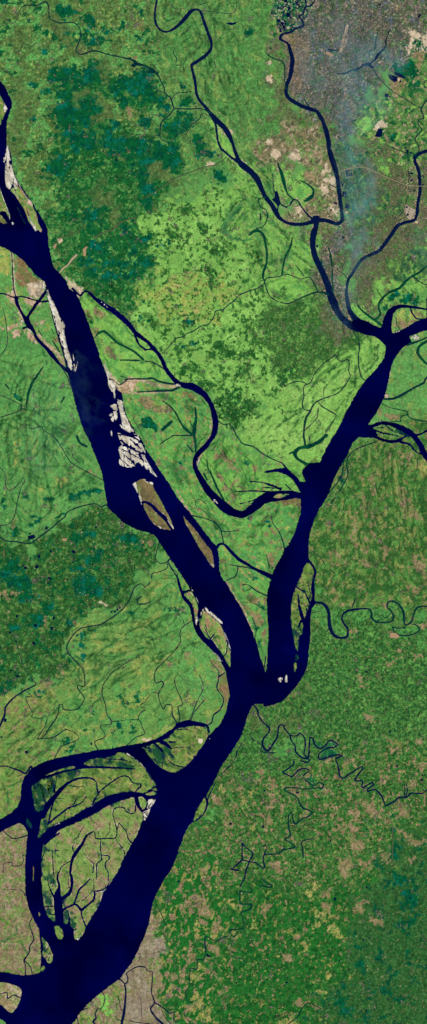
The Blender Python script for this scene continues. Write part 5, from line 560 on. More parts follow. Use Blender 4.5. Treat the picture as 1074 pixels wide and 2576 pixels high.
# ---------------------------------------------------------------- fields
class Grid:
    def __init__(s, x0, y0, nx, ny, h):
        s.x0, s.y0, s.nx, s.ny, s.h = x0, y0, nx, ny, h
        s.xs = (x0 + h*np.arange(nx)).astype(np.float32); s.ys = (y0 + h*np.arange(ny)).astype(np.float32)
    def mesh(s): return np.meshgrid(s.xs, s.ys)
    def win(s, xa, xb, ya, yb):
        i0 = max(0, int((xa-s.x0)/s.h)); i1 = min(s.nx, int((xb-s.x0)/s.h)+2)
        j0 = max(0, int((ya-s.y0)/s.h)); j1 = min(s.ny, int((yb-s.y0)/s.h)+2)
        return i0, i1, j0, j1
def poly_field(g, P, R=12.0):
    D = np.full((g.ny, g.nx), R, np.float32); X = np.zeros((g.ny, g.nx+1), np.int8)
    n = len(P)
    for k in range(n):
        ax, ay = P[k][:2]; bx, by = P[(k+1) % n][:2]
        i0, i1, j0, j1 = g.win(min(ax,bx)-R, max(ax,bx)+R, min(ay,by)-R, max(ay,by)+R)
        if i0 < i1 and j0 < j1:
            xs = g.xs[None, i0:i1]; ys = g.ys[j0:j1, None]
            dx, dy = bx-ax, by-ay; l2 = dx*dx+dy*dy+1e-9
            t = np.clip(((xs-ax)*dx+(ys-ay)*dy)/l2, 0, 1)
            d = np.sqrt((xs-ax-t*dx)**2+(ys-ay-t*dy)**2)
            np.minimum(D[j0:j1, i0:i1], d, out=D[j0:j1, i0:i1])
        if ay != by:
            m = np.nonzero((g.ys >= min(ay,by)) & (g.ys < max(ay,by)))[0]
            if len(m):
                xc = ax + (g.ys[m]-ay)*(bx-ax)/(by-ay)
                ii = np.clip(np.ceil((xc-g.x0)/g.h), 0, g.nx).astype(int)
                X[m, ii] ^= 1
    inside = (np.cumsum(X, axis=1)[:, :g.nx] & 1).astype(bool)
    return np.where(inside, D, -D)
def stroke_field(g, P, R=8.0, F=None):
    if F is None: F = np.full((g.ny, g.nx), -R, np.float32)
    for k in range(len(P)-1):
        ax, ay, aw = P[k]; bx, by, bw = P[k+1]; m = max(aw, bw)/2+R
        i0, i1, j0, j1 = g.win(min(ax,bx)-m, max(ax,bx)+m, min(ay,by)-m, max(ay,by)+m)
        if i0 >= i1 or j0 >= j1: continue
        xs = g.xs[None, i0:i1]; ys = g.ys[j0:j1, None]
        dx, dy = bx-ax, by-ay; l2 = dx*dx+dy*dy+1e-9
        t = np.clip(((xs-ax)*dx+(ys-ay)*dy)/l2, 0, 1)
        f = (aw+(bw-aw)*t)/2 - np.sqrt((xs-ax-t*dx)**2+(ys-ay-t*dy)**2)
        np.maximum(F[j0:j1, i0:i1], f, out=F[j0:j1, i0:i1])
    return F
def fix_widths(P):
    w = 5*K; out = []
    for p in P:
        if len(p) > 2: w = p[2]
        out.append((p[0], p[1], w*(1.0 if w > 14*K else 1.08)))
    return out
def shapes(polys, strokes, smooth=True, spill=0):
    pp = [catmull(parse(s, True, True, spill), 4, True) if smooth else np.array([p[:2] for p in parse(s)]) for s in polys]
    pp = [p[:, :2] for p in pp]
    ss = [catmull(fix_widths(parse(s, True, False)), 5) for s in strokes]
    return pp, ss
def bbox(pp, ss, m=8):
    xs = np.concatenate([p[:, 0] for p in pp+ss]); ys = np.concatenate([p[:, 1] for p in pp+ss])
    wm = max([p[:, 2].max()/2 for p in ss] + [0])
    return xs.min()-m-wm, xs.max()+m+wm, ys.min()-m-wm, ys.max()+m+wm
def field_of(polys, strokes, cuts, h=1.0, amp=0.5, seed=1, smooth=True, R=12.0):
    pp, ss = shapes(polys, strokes, smooth)
    xa, xb, ya, yb = bbox(pp, ss)
    xa, ya = max(xa, -PAD-2), max(ya, -PAD-2); xb, yb = min(xb, SX+PAD+2), min(yb, SY+PAD+2)
    x0, y0 = math.floor(xa/h)*h, math.floor(ya/h)*h
    g = Grid(x0, y0, int((xb-x0)/h)+2, int((yb-y0)/h)+2, h)
    F = np.full((g.ny, g.nx), -R, np.float32)
    for p in pp: np.maximum(F, poly_field(g, p, R), out=F)
    if ss:
        S = np.full((g.ny, g.nx), -R, np.float32)
        for p in ss: stroke_field(g, p, 8.0, S)
        np.maximum(F, S, out=F)
    raw = F.copy()
    X, Y = g.mesh()
    if amp > 0:
        F = F + amp*(0.7*noise(X, Y, 5.0, seed, octs=2) + 0.5*noise(X, Y, 14.0, seed+7, octs=1))
    if cuts:
        _, cs = shapes([], cuts)
        C = np.full((g.ny, g.nx), -R, np.float32)
        for p in cs: stroke_field(g, p, 8.0, C)
        C = C + 0.35*noise(X, Y, 4.0, seed+3, octs=2)
        F = np.minimum(F, -C)
    # the field must close at the border of its box
    F[0, :] = F[-1, :] = -1; F[:, 0] = F[:, -1] = -1
    return g, F, raw
# ---------------------------------------------------------------- meshing
def add_mesh(name, V, loops, starts, totals, cols=None, smooth=False):
    me = bpy.data.meshes.new(name)
    me.vertices.add(len(V)); me.vertices.foreach_set('co', np.ascontiguousarray(V, np.float32).ravel())
    me.loops.add(len(loops)); me.loops.foreach_set('vertex_index', np.ascontiguousarray(loops, np.int32))
    me.polygons.add(len(starts)); me.polygons.foreach_set('loop_start', np.ascontiguousarray(starts, np.int32))
    try: me.polygons.foreach_set('loop_total', np.ascontiguousarray(totals, np.int32))
    except Exception: pass
    if cols is not None:
        a = me.color_attributes.new('cover', 'FLOAT_COLOR', 'POINT')
        c = np.ones((len(V), 4), np.float32); c[:, :3] = cols
        a.data.foreach_set('color', c.ravel())
    me.polygons.foreach_set('use_smooth', np.full(len(starts), smooth))
    me.update(calc_edges=True); me.validate(verbose=False)
    return me
def components(I):
    lab = np.zeros(I.shape, np.int32); par = [0]
    def find(a):
        while par[a] != a: par[a] = par[par[a]]; a = par[a]
        return a
    prev = []
    for j in range(I.shape[0]):
        d = np.diff(np.concatenate([[0], I[j].astype(np.int8), [0]])); s = np.nonzero(d == 1)[0]; e = np.nonzero(d == -1)[0]
        cur = []
        for a, b in zip(s, e):
            r = 0
            for (pa, pb, pr) in prev:
                if pa <= b and pb >= a:
                    pr = find(pr); r = pr if r == 0 else r
                    if pr != r: par[pr] = r
            if r == 0: par.append(len(par)); r = len(par)-1
            cur.append((a, b, r)); lab[j, a:b] = r
        prev = cur
    root = np.array([find(a) for a in range(len(par))], np.int32)
    return root[lab]
def contour(g, F, merge=True, lab=None):
    """marching squares: returns vertex pixel coordinates and faces (ordered for +Z)"""
    ny, nx = F.shape; I = F > 0
    a = I[:-1,:-1]; b = I[:-1,1:]; c = I[1:,1:]; d = I[1:,:-1]        # TL TR BR BL
    case = a*1 + b*2 + c*4 + d*8
    NC = ny*nx
    def cid(j, i): return j*nx+i
    def hid(j, i): return NC + j*nx+i            # edge (j,i)-(j,i+1)
    def vid(j, i): return 2*NC + j*nx+i          # edge (j,i)-(j+1,i)
    tab = {1:['a','ab','da'],2:['b','bc','ab'],4:['c','cd','bc'],8:['d','da','cd'],3:['a','b','bc','da'],6:['b','c','cd','ab'],
           12:['c','d','da','bc'],9:['d','a','ab','cd'],5:['a','ab','bc','c','cd','da'],10:['b','bc','cd','d','da','ab'],
           14:['b','c','d','da','ab'],13:['c','d','a','ab','bc'],11:['d','a','b','bc','cd'],7:['a','b','c','cd','da']}
    L = []; Tn = []
    for k, pts in tab.items():
        j, i = np.nonzero(case == k)
        if not len(j): continue
        m = {'a':lambda:cid(j,i),'b':lambda:cid(j,i+1),'c':lambda:cid(j+1,i+1),'d':lambda:cid(j+1,i),
             'ab':lambda:hid(j,i),'bc':lambda:vid(j,i+1),'cd':lambda:hid(j+1,i),'da':lambda:vid(j,i)}
        arr = np.stack([m[p]() for p in pts[::-1]], 1)
        L.append(arr.ravel()); Tn.append(np.full(len(j), len(pts)))
    full = case == 15
    if merge:
        pad = np.zeros((ny-1, nx+1), bool); pad[:, 1:nx] = full
        st = pad[:, 1:] & ~pad[:, :-1]; en = ~pad[:, 1:] & pad[:, :-1]
        j, i0 = np.nonzero(st); _, i1 = np.nonzero(en)
    else:
        j, i0 = np.nonzero(full); i1 = i0+1
    if len(j):
        arr = np.stack([cid(j+1,i0), cid(j+1,i1), cid(j,i1), cid(j,i0)], 1)
        L.append(arr.ravel()); Tn.append(np.full(len(j), 4))
    L = np.concatenate(L); Tn = np.concatenate(Tn)
    u, inv = np.unique(L, return_inverse=True); inv = inv.ravel()
    kind = u // NC; q = u % NC; j = q // nx; i = q % nx
    x = i.astype(np.float64); y = j.astype(np.float64)
    mh = kind == 1; f0 = F[j[mh], i[mh]]; f1 = F[j[mh], i[mh]+1]; x[mh] += f0/(f0-f1)
    mv = kind == 2; f0 = F[j[mv], i[mv]]; f1 = F[j[mv]+1, i[mv]]; y[mv] += f0/(f0-f1)
    px = g.x0+g.h*x; py = g.y0+g.h*y
    fv = np.where(kind == 0, F[j, i], 0.0)
    st = np.concatenate([[0], np.cumsum(Tn)[:-1]])
    if lab is not None: return px, py, fv, inv, st, Tn, np.where(kind == 0, lab[j, i], 0)
    return px, py, fv, inv, st, Tn
# ---------------------------------------------------------------- materials
def new_mat(name, rough=0.9, spec=0.1):
    m = bpy.data.materials.new(name); m.use_nodes = True
    b = m.node_tree.nodes['Principled BSDF']
    b.inputs['Roughness'].default_value = rough; b.inputs['Specular IOR Level'].default_value = spec
    return m, m.node_tree, b
def cover_mat(name, grain=0.10, scale=14.0):
    """land cover: vertex land-cover map broken up by procedural grain"""
    m, nt, b = new_mat(name, 1.0, 0.0)
    at = nt.nodes.new('ShaderNodeAttribute'); at.attribute_name = 'cover'
    tc = nt.nodes.new('ShaderNodeTexCoord')
    n1 = nt.nodes.new('ShaderNodeTexNoise'); n1.inputs['Scale'].default_value = scale; n1.inputs['Detail'].default_value = 3
    nt.links.new(tc.outputs['Object'], n1.inputs['Vector'])
    mr = nt.nodes.new('ShaderNodeMapRange'); mr.inputs[1].default_value = 0.3; mr.inputs[2].default_value = 0.7
    mr.inputs[3].default_value = 1-grain*1.6; mr.inputs[4].default_value = 1+grain*1.6
    nt.links.new(n1.outputs[0], mr.inputs[0])
    vm = nt.nodes.new('ShaderNodeVectorMath'); vm.operation = 'SCALE'
    nt.links.new(at.outputs['Color'], vm.inputs[0]); nt.links.new(mr.outputs[0], vm.inputs['Scale'])
    nt.links.new(vm.outputs[0], b.inputs['Base Color'])
    return m
def flat_mat(name, c, var=0.1, scale=6.0, rough=0.9, spec=0.1, gain=None):
    m, nt, b = new_mat(name, rough, spec)
    g = GAIN if gain is None else gain
    c0 = lin(c)*g
    tc = nt.nodes.new('ShaderNodeTexCoord')
    n1 = nt.nodes.new('ShaderNodeTexNoise'); n1.inputs['Scale'].default_value = scale; n1.inputs['Detail'].default_value = 4
    nt.links.new(tc.outputs['Object'], n1.inputs['Vector'])
    r = nt.nodes.new('ShaderNodeValToRGB'); r.color_ramp.elements[0].position = 0.3; r.color_ramp.elements[1].position = 0.7
    r.color_ramp.elements[0].color = (*(c0*(1-var)), 1); r.color_ramp.elements[1].color = (*(c0*(1+var)), 1)
    nt.links.new(n1.outputs[0], r.inputs[0]); nt.links.new(r.outputs[0], b.inputs['Base Color'])
    return m
def water_mat(name, c, c2, scale):
    m, nt, b = new_mat(name, 0.3, 0.0)
    tc = nt.nodes.new('ShaderNodeTexCoord')
    n1 = nt.nodes.new('ShaderNodeTexNoise'); n1.inputs['Scale'].default_value = scale; n1.inputs['Detail'].default_value = 5; n1.inputs['Distortion'].default_value = 0.6
    nt.links.new(tc.outputs['Object'], n1.inputs['Vector'])
    r = nt.nodes.new('ShaderNodeValToRGB'); r.color_ramp.elements[0].position = 0.35; r.color_ramp.elements[1].position = 0.75
    r.color_ramp.elements[0].color = (*(lin(c)*GAIN), 1); r.color_ramp.elements[1].color = (*(lin(c2)*GAIN), 1)
    nt.links.new(n1.outputs[0], r.inputs[0]); nt.links.new(r.outputs[0], b.inputs['Base Color'])
    n2 = nt.nodes.new('ShaderNodeTexNoise'); n2.inputs['Scale'].default_value = 40
    nt.links.new(tc.outputs['Object'], n2.inputs['Vector'])
    bp = nt.nodes.new('ShaderNodeBump'); bp.inputs['Strength'].default_value = 0.05; bp.inputs['Distance'].default_value = 0.01
    nt.links.new(n2.outputs[0], bp.inputs['Height']); nt.links.new(bp.outputs[0], b.inputs['Normal'])
    return m
MAT = {
 'navy': water_mat('deep river water', (0,0,46), (0,4,74), 0.16),
 'slate': water_mat('dark tributary water', (3,16,58), (8,28,62), 0.5),
 'creek': water_mat('creek water', (4,42,52), (14,68,52), 0.6),
 'weedy': water_mat('weed grown water', (2,52,46), (12,84,50), 0.8),
 'pond': water_mat('pond water', (2,8,56), (4,24,62), 1.0),
 'cover': cover_mat('land cover'),
 'canopy': cover_mat('tree canopy', 0.16, 22.0),
 'sandm': cover_mat('river sand', 0.04, 10.0),
 'yard': flat_mat('pale graded yard', (206,182,152), 0.07),
 'yardtan': flat_mat('tan graded yard', (170,140,108), 0.07),
 'yardwhite': flat_mat('white graded yard', (222,204,182), 0.06),
 'runway': flat_mat('runway surface', (180,156,130), 0.05),
 'apron': flat_mat('apron surface', (140,124,102), 0.08),
 'asphalt': flat_mat('road surface', (84,96,66), 0.12),
 'palerd': flat_mat('pale road surface', (172,156,128), 0.1),
 'bank': flat_mat('embankment', (150,140,104), 0.1),
 'basinA': flat_mat('basin dark water', (10,58,72), 0.1, rough=0.4),
 'basinB': flat_mat('basin green water', (22,98,66), 0.1, rough=0.4),
 'roof': flat_mat('factory roof', (196,184,164), 0.1),
}
def obj(name, me, m, parent=None):
    o = bpy.data.objects.new(name, me); col.objects.link(o); me.materials.append(m)
    if parent: o.parent = parent
    return o
def tag(o, label, cat, group=None, kind=None):
    o['label'] = label; o['category'] = cat
    if group: o['group'] = group
    if kind: o['kind'] = kind
    return o
# ---------------------------------------------------------------- land-cover map on the ground grid
H = 1.5
G = Grid(-PAD, -PAD, int((SX+2*PAD)/H)+1, int((SY+2*PAD)/H)+1, H)
GX, GY = G.mesh()
rgb = np.empty((G.ny, G.nx, 3), np.float32); rgb[:] = MID
tree = np.zeros((G.ny, G.nx), np.float32); wet = np.zeros((G.ny, G.nx), np.float32)
def quant(n, frac):
    s = n[::3, ::3] if n.shape[0] > 9 and n.shape[1] > 9 else n
    return float(np.quantile(s, 1-frac))
def texture(name, X, Y, seed):
    base, tone, layers = TEX[name]
    C = np.empty(X.shape+(3,), np.float32); C[:] = base
    tr = np.zeros(X.shape, np.float32); we = np.zeros(X.shape, np.float32)
    for k, (typ, c, p, sc, soft, ang, stt, tg) in enumerate(layers):
        sd = seed*13 + k*5 + 2
        if typ == 'n':
            n = noise(X, Y, sc, sd, ang, stt, 4 if sc > 12 else 3); t = quant(n, p)
            w = np.clip((n-t)/max(soft, .02)*0.9+0.5, 0, 1)
        elif typ == 'v':
            n = noise(X, Y, sc, sd, ang, stt, 2)
            w = np.clip(1.25-np.abs(n)/max(p*1.2, .01), 0, 1)*soft
            w = np.minimum(w, soft)*np.clip(0.65+0.5*noise(X, Y, sc*2.2, sd+9, ang, 1, 1), 0, 1)
        else:
            n = noise(X, Y, sc, sd, 0, 1, 1); t = quant(n, p)
            w = np.clip((n-t)/0.7, 0, 1)*soft
        C += (np.asarray(c, np.float32)-C)*w[..., None]
        if tg == 'G': tr = np.maximum(tr, w); we = we*(1-w)
        elif tg == 'T': we = np.maximum(we, w); tr = tr*(1-w)
        else: tr = tr*(1-w); we = we*(1-w)
    C *= (1+tone*0.55*np.clip(noise(X, Y, 9, seed+71, 0, 1, 3), -2, 2) + tone*0.95*np.clip(noise(X, Y, 1.7, seed+31, 0, 1, 1), -2, 2) + tone*0.7*np.clip(noise(X, Y, 4.2, seed+37, 0, 1, 1), -2, 2))[..., None]
    return C, tr, we
for zi, z in enumerate(ZONES):
    name, soft, amp, polys = z[:4]; strokes = z[4] if len(z) > 4 else []
    for q, one in enumerate([([p], []) for p in polys]+[([], [s]) for s in strokes]):
        pp, ss = shapes(one[0], one[1], True, 40)
        m = soft+1.5*amp+4; xa, xb, ya, yb = bbox(pp, ss, m)
        i0, i1, j0, j1 = G.win(xa, xb, ya, yb)
        if i1-i0 < 3 or j1-j0 < 3: continue
        g = Grid(G.xs[i0], G.ys[j0], i1-i0, j1-j0, H)
        F = poly_field(g, pp[0], m) if pp else stroke_field(g, ss[0], m)
        X, Y = GX[j0:j1, i0:i1], GY[j0:j1, i0:i1]
        F = F + amp*0.45*np.clip(noise(X, Y, max(5, amp*0.9), zi+3, 0, 1, 4), -2.6, 2.6)
        w = np.clip(F/soft+0.5, 0, 1); w = w*w*(3-2*w)
        C, tr, we = texture(name, X, Y, zi+q)
        rgb[j0:j1, i0:i1] += (C-rgb[j0:j1, i0:i1])*w[..., None]
        tree[j0:j1, i0:i1] += (tr-tree[j0:j1, i0:i1])*w
        wet[j0:j1, i0:i1] += (we-wet[j0:j1, i0:i1])*w
for q, (s, reach, st) in enumerate(SCROLL):
    pth = catmull([p+(0.0,) for p in parse(s, False)], 5); xa, xb, ya, yb = bbox([], [pth], reach+4)
    i0, i1, j0, j1 = G.win(xa, xb, ya, yb); g = Grid(G.xs[i0], G.ys[j0], i1-i0, j1-j0, H)
    Dd = -stroke_field(g, pth, reach); X, Y = GX[j0:j1, i0:i1], GY[j0:j1, i0:i1]
    lo_ = noise(X, Y, 45, 400+q, 0, 1, 2)
    b1 = vnoise((Dd+6*lo_)/6.5, lo_*0.7, 401+q) + 0.6*vnoise((Dd+6*lo_)/3.2, lo_*1.3, 402+q)
    w = np.clip((reach-Dd)/(reach*0.5), 0, 1)*st*np.clip(0.6+0.45*noise(X, Y, 26, 403+q, 0, 1, 2), 0, 1)
    w = w*(1-0.8*np.clip(tree[j0:j1, i0:i1]+wet[j0:j1, i0:i1], 0, 1))
    cur = rgb[j0:j1, i0:i1]
    dark = np.clip(b1-0.25, 0, 1)*w; lite = np.clip(-b1-0.35, 0, 1)*w*0.9
    cur += (cur*np.array((0.66, 0.76, 0.74), np.float32)-cur)*np.clip(dark*3.2, 0, 1)[..., None]
    cur += (np.array((152, 168, 92), np.float32)-cur)*lite[..., None]
print('cover', round(time.time()-T0, 1))
# ---------------------------------------------------------------- water
WF = np.full((G.ny, G.nx), -12.0, np.float32)       # how far inside water each ground point is
def stamp(g, F):
    i0, i1, j0, j1 = G.win(g.xs[0], g.xs[-1]-2*H, g.ys[0], g.ys[-1]-2*H)
    ii = np.clip(np.round((G.xs[i0:i1]-g.x0)/g.h).astype(int), 0, g.nx-1); jj = np.clip(np.round((G.ys[j0:j1]-g.y0)/g.h).astype(int), 0, g.ny-1)
    s = F[np.ix_(jj, ii)]
    WF[j0:j1, i0:i1] = np.maximum(WF[j0:j1, i0:i1], s)
ZW = 0.006
waters = []
for k, (name, mt, label, cat, polys, strokes, cuts, amp) in enumerate(RIVERS):
    g, F, raw = field_of(polys, strokes, cuts, 1.0, amp, 11+k)
    Fs = F.copy(); Fs[:2] = Fs[-2:] = -12; Fs[:, :2] = Fs[:, -2:] = -12; stamp(g, Fs)
    px, py, fv, lo, st, tn = contour(g, F)
    z = ZW + (0.0004*(len(RIVERS)-k) if mt == 'navy' else 0.0001*k) + (0.006 if mt == 'navy' else 0)
    V = np.stack([wx(px), wy(py), np.full(len(px), z)], 1)
    o = obj(name, add_mesh(name, V, lo, st, tn), MAT[mt]); tag(o, label, cat, kind='structure')
print('water', round(time.time()-T0, 1))
# ponds ------------------------------------------------------------
def prism(name, pts, z0, z1, m, parent=None):
    n = len(pts); a = sum(pts[i][0]*pts[(i+1) % n][1]-pts[(i+1) % n][0]*pts[i][1] for i in range(n))
    P = [(wx(p[0]), wy(p[1])) for p in pts]
    if a > 0: P = P[::-1]
    V = [(x, y, z1) for x, y in P] + [(x, y, z0) for x, y in P]
    lo = list(range(n)); st = [0]; tn = [n]
    for i in range(n):
        st.append(len(lo)); tn.append(4); lo += [i, i+n, (i+1) % n+n, (i+1) % n]
    st.append(len(lo)); tn.append(n); lo += list(range(2*n-1, n-1, -1))
    return obj(name, add_mesh(name, np.array(V), lo, st, tn), m, parent)
def wob(pts, amp=0.35, n=3):
    out = []
    for i in range(len(pts)):
        a, b = pts[i], pts[(i+1) % len(pts)]
        for k in range(n):
            t = k/n; out.append((a[0]+(b[0]-a[0])*t+random.uniform(-amp, amp), a[1]+(b[1]-a[1])*t+random.uniform(-amp, amp)))
    return out
for t, label, group, lst in PONDS:
    ox, oy, s = tile(t)
    for (x, y, w, h, a) in lst:
        ca, sa = math.cos(math.radians(a)), math.sin(math.radians(a))
        pts = [(ox+(x+u*w/2*ca-v*h/2*sa)*s, oy+(y+u*w/2*sa+v*h/2*ca)*s) for u, v in ((-1,-1),(1,-1),(1,1),(-1,1))]
        o = prism('pond', wob(pts), -0.03, 0.022, MAT['pond']); tag(o, label, 'pond', group, 'structure')
for label, cat, s in SINGLE_PONDS:
    o = prism('lake' if cat == 'lake' else 'pond', wob([p[:2] for p in parse(s)]), -0.03, 0.023, MAT['pond']); tag(o, label, cat, kind='structure')
# ---------------------------------------------------------------- islands and bars standing out of the water
DROWN_P = [catmull(parse(s), 4, True)[:, :2] for s in DROWN]
TEXOF = {'green':'green','shoal':'shoal','delta':'delta','brown':'brown','char':'charp','tanland':'tanland','sand':'sand','pinksand':'pinksand'}
for k, (name, kind, label, cat, polys, strokes, cuts) in enumerate(LAND):
    big = kind == 'delta' and len(cuts) > 10
    g, F, raw = field_of(polys, strokes, cuts, 1.0, 0.5 if name == 'river_island' else 0.35, 211+k)
    X, Y = g.mesh()
    C, _, _ = texture(TEXOF[kind], X, Y, 31+k)
    if kind in ('sand', 'pinksand'):
        wt = noise(X, Y, 5, 177+k, 66, 4, 3)
        wn = np.clip(0.75-(raw+0.9*wt)/1.6, 0, 1)*0.75 + np.clip(wt-1.2, 0, 1)*0.4
        C += (np.array((74, 84, 96), np.float32)-C)*np.clip(wn, 0, .85)[..., None]
    if kind == 'sand' :
        st = noise(X, Y, 4, 77+k, 66, 3.5, 3)
        F = np.where(raw > 0, np.minimum(F, F*0.16+0.55+0.9*st), F)
    # low margins: mud and grass under shallow water along ragged streaks
    if kind in ('green', 'delta', 'char', 'shoal', 'tanland', 'brown'):
        st = noise(X, Y, 7, 5+k, 65, 2.4, 3)
        reach = {'shoal':3.0, 'green':1.5, 'delta':1.1, 'char':0.9, 'tanland':0.7, 'brown':0.6}[kind]
        w = np.clip(0.8-(raw+st*reach*0.9)/reach, 0, 1)*0.85
        C += (np.array((6, 26, 58), np.float32)-C)*w[..., None]
        if kind in ('delta', 'green', 'char'):               # drowned meadows
            Dm = np.full(F.shape, -30.0, np.float32)
            for p in DROWN_P:
                if p[:, 0].max() > g.xs[0] and p[:, 0].min() < g.xs[-1] and p[:, 1].max() > g.ys[0] and p[:, 1].min() < g.ys[-1]:
                    Dm = np.maximum(Dm, poly_field(g, p, 16))
            dm = np.clip((Dm+9*noise(X, Y, 11, 91, 60, 1.5, 3))/16+0.3, 0, 1)*0.85
            dc = np.array((16, 72, 46), np.float32)+(np.array((8, 34, 60), np.float32)-np.array((16, 72, 46), np.float32))*np.clip(0.4+0.5*noise(X, Y, 8, 95, 75, 3, 3), 0, 1)[..., None]
            C += (dc-C)*dm[..., None]
        if kind in ('brown', 'char', 'tanland', 'delta'):    # beaches
            bn = np.clip(noise(X, Y, 12, 51+k, 0, 1, 2)-0.9, 0, 1)*np.clip(1.6-np.abs(F-1.2), 0, 1)
            C += (np.array((198, 186, 156), np.float32)-C)*bn[..., None]
    lab = components(F > 0)
    px, py, fv, lo, st_, tn, vl = contour(g, F, False, lab)
    fl = np.maximum.reduceat(vl[lo], st_)                    # which piece each face belongs to
    cnt = np.bincount(fl); order = [q for q in np.argsort(-cnt) if q > 0 and cnt[q] >= max(10, 0.004*cnt.max())][:40]
    ii = np.clip(np.round(px-g.x0).astype(int), 0, g.nx-1); jj = np.clip(np.round(py-g.y0).astype(int), 0, g.ny-1)
    cols = lin(np.clip(C[jj, ii], 0, 255))*GAIN
    hgt = 0.010*np.sqrt(np.clip(fv, 0, 6)/6) + 0.0015*np.clip(noise(px, py, 3, 9, 0, 1, 2), -1, 1)*np.clip(fv, 0, 1)
    z0 = 0.042 if name == 'river_island' else 0.056
    V = np.stack([wx(px), wy(py), z0+hgt], 1)
    root = None
    if len(order) > 1:
        root = bpy.data.objects.new(name, None); col.objects.link(root); tag(root, label, cat)
    for q in order:
        fm = fl == q; keep = np.repeat(fm, tn)
        u, inv = np.unique(lo[keep], return_inverse=True); t2 = tn[fm]; s2 = np.concatenate([[0], np.cumsum(t2)[:-1]])
        nm = name if root is None else ('islet' if name == 'river_island' else 'sand_patch')
        o = obj(nm, add_mesh(nm, V[u], inv.ravel(), s2, t2, cols[u], True), MAT['sandm' if kind in ('sand','pinksand') else 'cover'], root)
        sol = o.modifiers.new('body', 'SOLIDIFY'); sol.thickness = 0.03; sol.offset = -1; sol.use_rim = True
        if root is None: tag(o, label, cat)
print('land', round(time.time()-T0, 1))
# ---------------------------------------------------------------- ground sheet
# drowned margins beside water: banks a touch darker soil, damp
bank = np.clip(1-np.abs(WF+1.2)/1.2, 0, 1)
bn = np.clip(0.5+0.5*noise(GX, GY, 10, 141, 0, 1, 2), 0, 1)
rgb += (np.array((150, 136, 104), np.float32)-rgb)*(bank*bn*0.45)[..., None]
dry = np.clip((-WF)/3.0, 0, 1)
micro = noise(GX, GY, 2.2, 17, 0, 1, 2)
Z = -0.012 + 0.0025*np.clip(micro, -2, 2)*dry
colr = lin(np.clip(rgb, 0, 255))*GAIN
NC = G.nx*G.ny
V = np.stack([wx(GX).ravel(), wy(GY).ravel(), Z.ravel()], 1)
j, i = np.meshgrid(np.arange(G.ny-1), np.arange(G.nx-1), indexing='ij')
a = (j*G.nx+i).ravel()
lo = np.stack([a+G.nx, a+G.nx+1, a+1, a], 1).ravel()
st = np.arange(len(a))*4
o = obj('ground', add_mesh('ground', V, lo, st, np.full(len(a), 4), colr.reshape(-1, 3), True), MAT['cover'])
tag(o, 'patchwork of green fields, brown fields and town ground between the rivers', 'ground', kind='structure')
me = add_mesh('terrain', np.array([(-900,-900,-0.4),(900,-900,-0.4),(900,900,-0.4),(-900,900,-0.4)]), [0,1,2,3], [0], [4])
def far_mat():
    m, nt, b = new_mat('distant countryside', 1.0, 0.0); tc = nt.nodes.new('ShaderNodeTexCoord'); last = None
    for sc, cols_ in ((0.03, ((96,152,76),(36,98,44))), (0.4, ((84,140,68),(46,100,50))), (3.0, ((128,150,80),(40,96,44)))):
        n = nt.nodes.new('ShaderNodeTexNoise'); n.inputs['Scale'].default_value = sc; n.inputs['Detail'].default_value = 8
        nt.links.new(tc.outputs['Object'], n.inputs['Vector'])
        r = nt.nodes.new('ShaderNodeValToRGB'); r.color_ramp.elements[0].position = 0.42; r.color_ramp.elements[1].position = 0.58
        for q in (0, 1): r.color_ramp.elements[q].color = (*(lin(cols_[q])*GAIN), 1)
        nt.links.new(n.outputs[0], r.inputs[0])
        if last is None: last = r.outputs[0]
        else:
            mx = nt.nodes.new('ShaderNodeMix'); mx.data_type = 'RGBA'; mx.inputs[0].default_value = 0.5
            nt.links.new(last, mx.inputs[6]); nt.links.new(r.outputs[0], mx.inputs[7]); last = mx.outputs[2]
    nt.links.new(last, b.inputs['Base Color']); return m
o = obj('terrain', me, far_mat()); tag(o, 'green countryside stretching beyond the surveyed land', 'terrain', kind='structure')
for lb, pts in (('river continuing to the southwest beyond the frame', [(60,2780,330),(20,2960,360),(-180,3400,420),(-500,4200,600)]),
                ('river continuing to the northwest beyond the frame', [(-60,640,70),(-260,480,90),(-500,100,110),(-700,-700,120)]),
                ('river continuing to the east beyond the frame', [(1240,890,36),(1500,860,60),(1900,600,80),(2400,500,90)])):
    c_ = catmull(pts, 12); V_ = []; L_ = []
    for q in range(len(c_)):
        d_ = c_[min(q+1, len(c_)-1)]-c_[max(q-1, 0)]; nn = np.array((-d_[1], d_[0]))/math.hypot(d_[0], d_[1])*c_[q][2]/2
        for sgn in (1, -1): V_.append((wx(c_[q][0]+sgn*nn[0]), wy(c_[q][1]+sgn*nn[1]), -0.3))
    for q in range(len(c_)-1): L_ += [2*q, 2*q+1, 2*q+3, 2*q+2]
    nf = len(c_)-1
    tag(obj('river', add_mesh('river', np.array(V_), L_, np.arange(nf)*4, np.full(nf, 4)), MAT['navy']), lb, 'river', kind='structure')
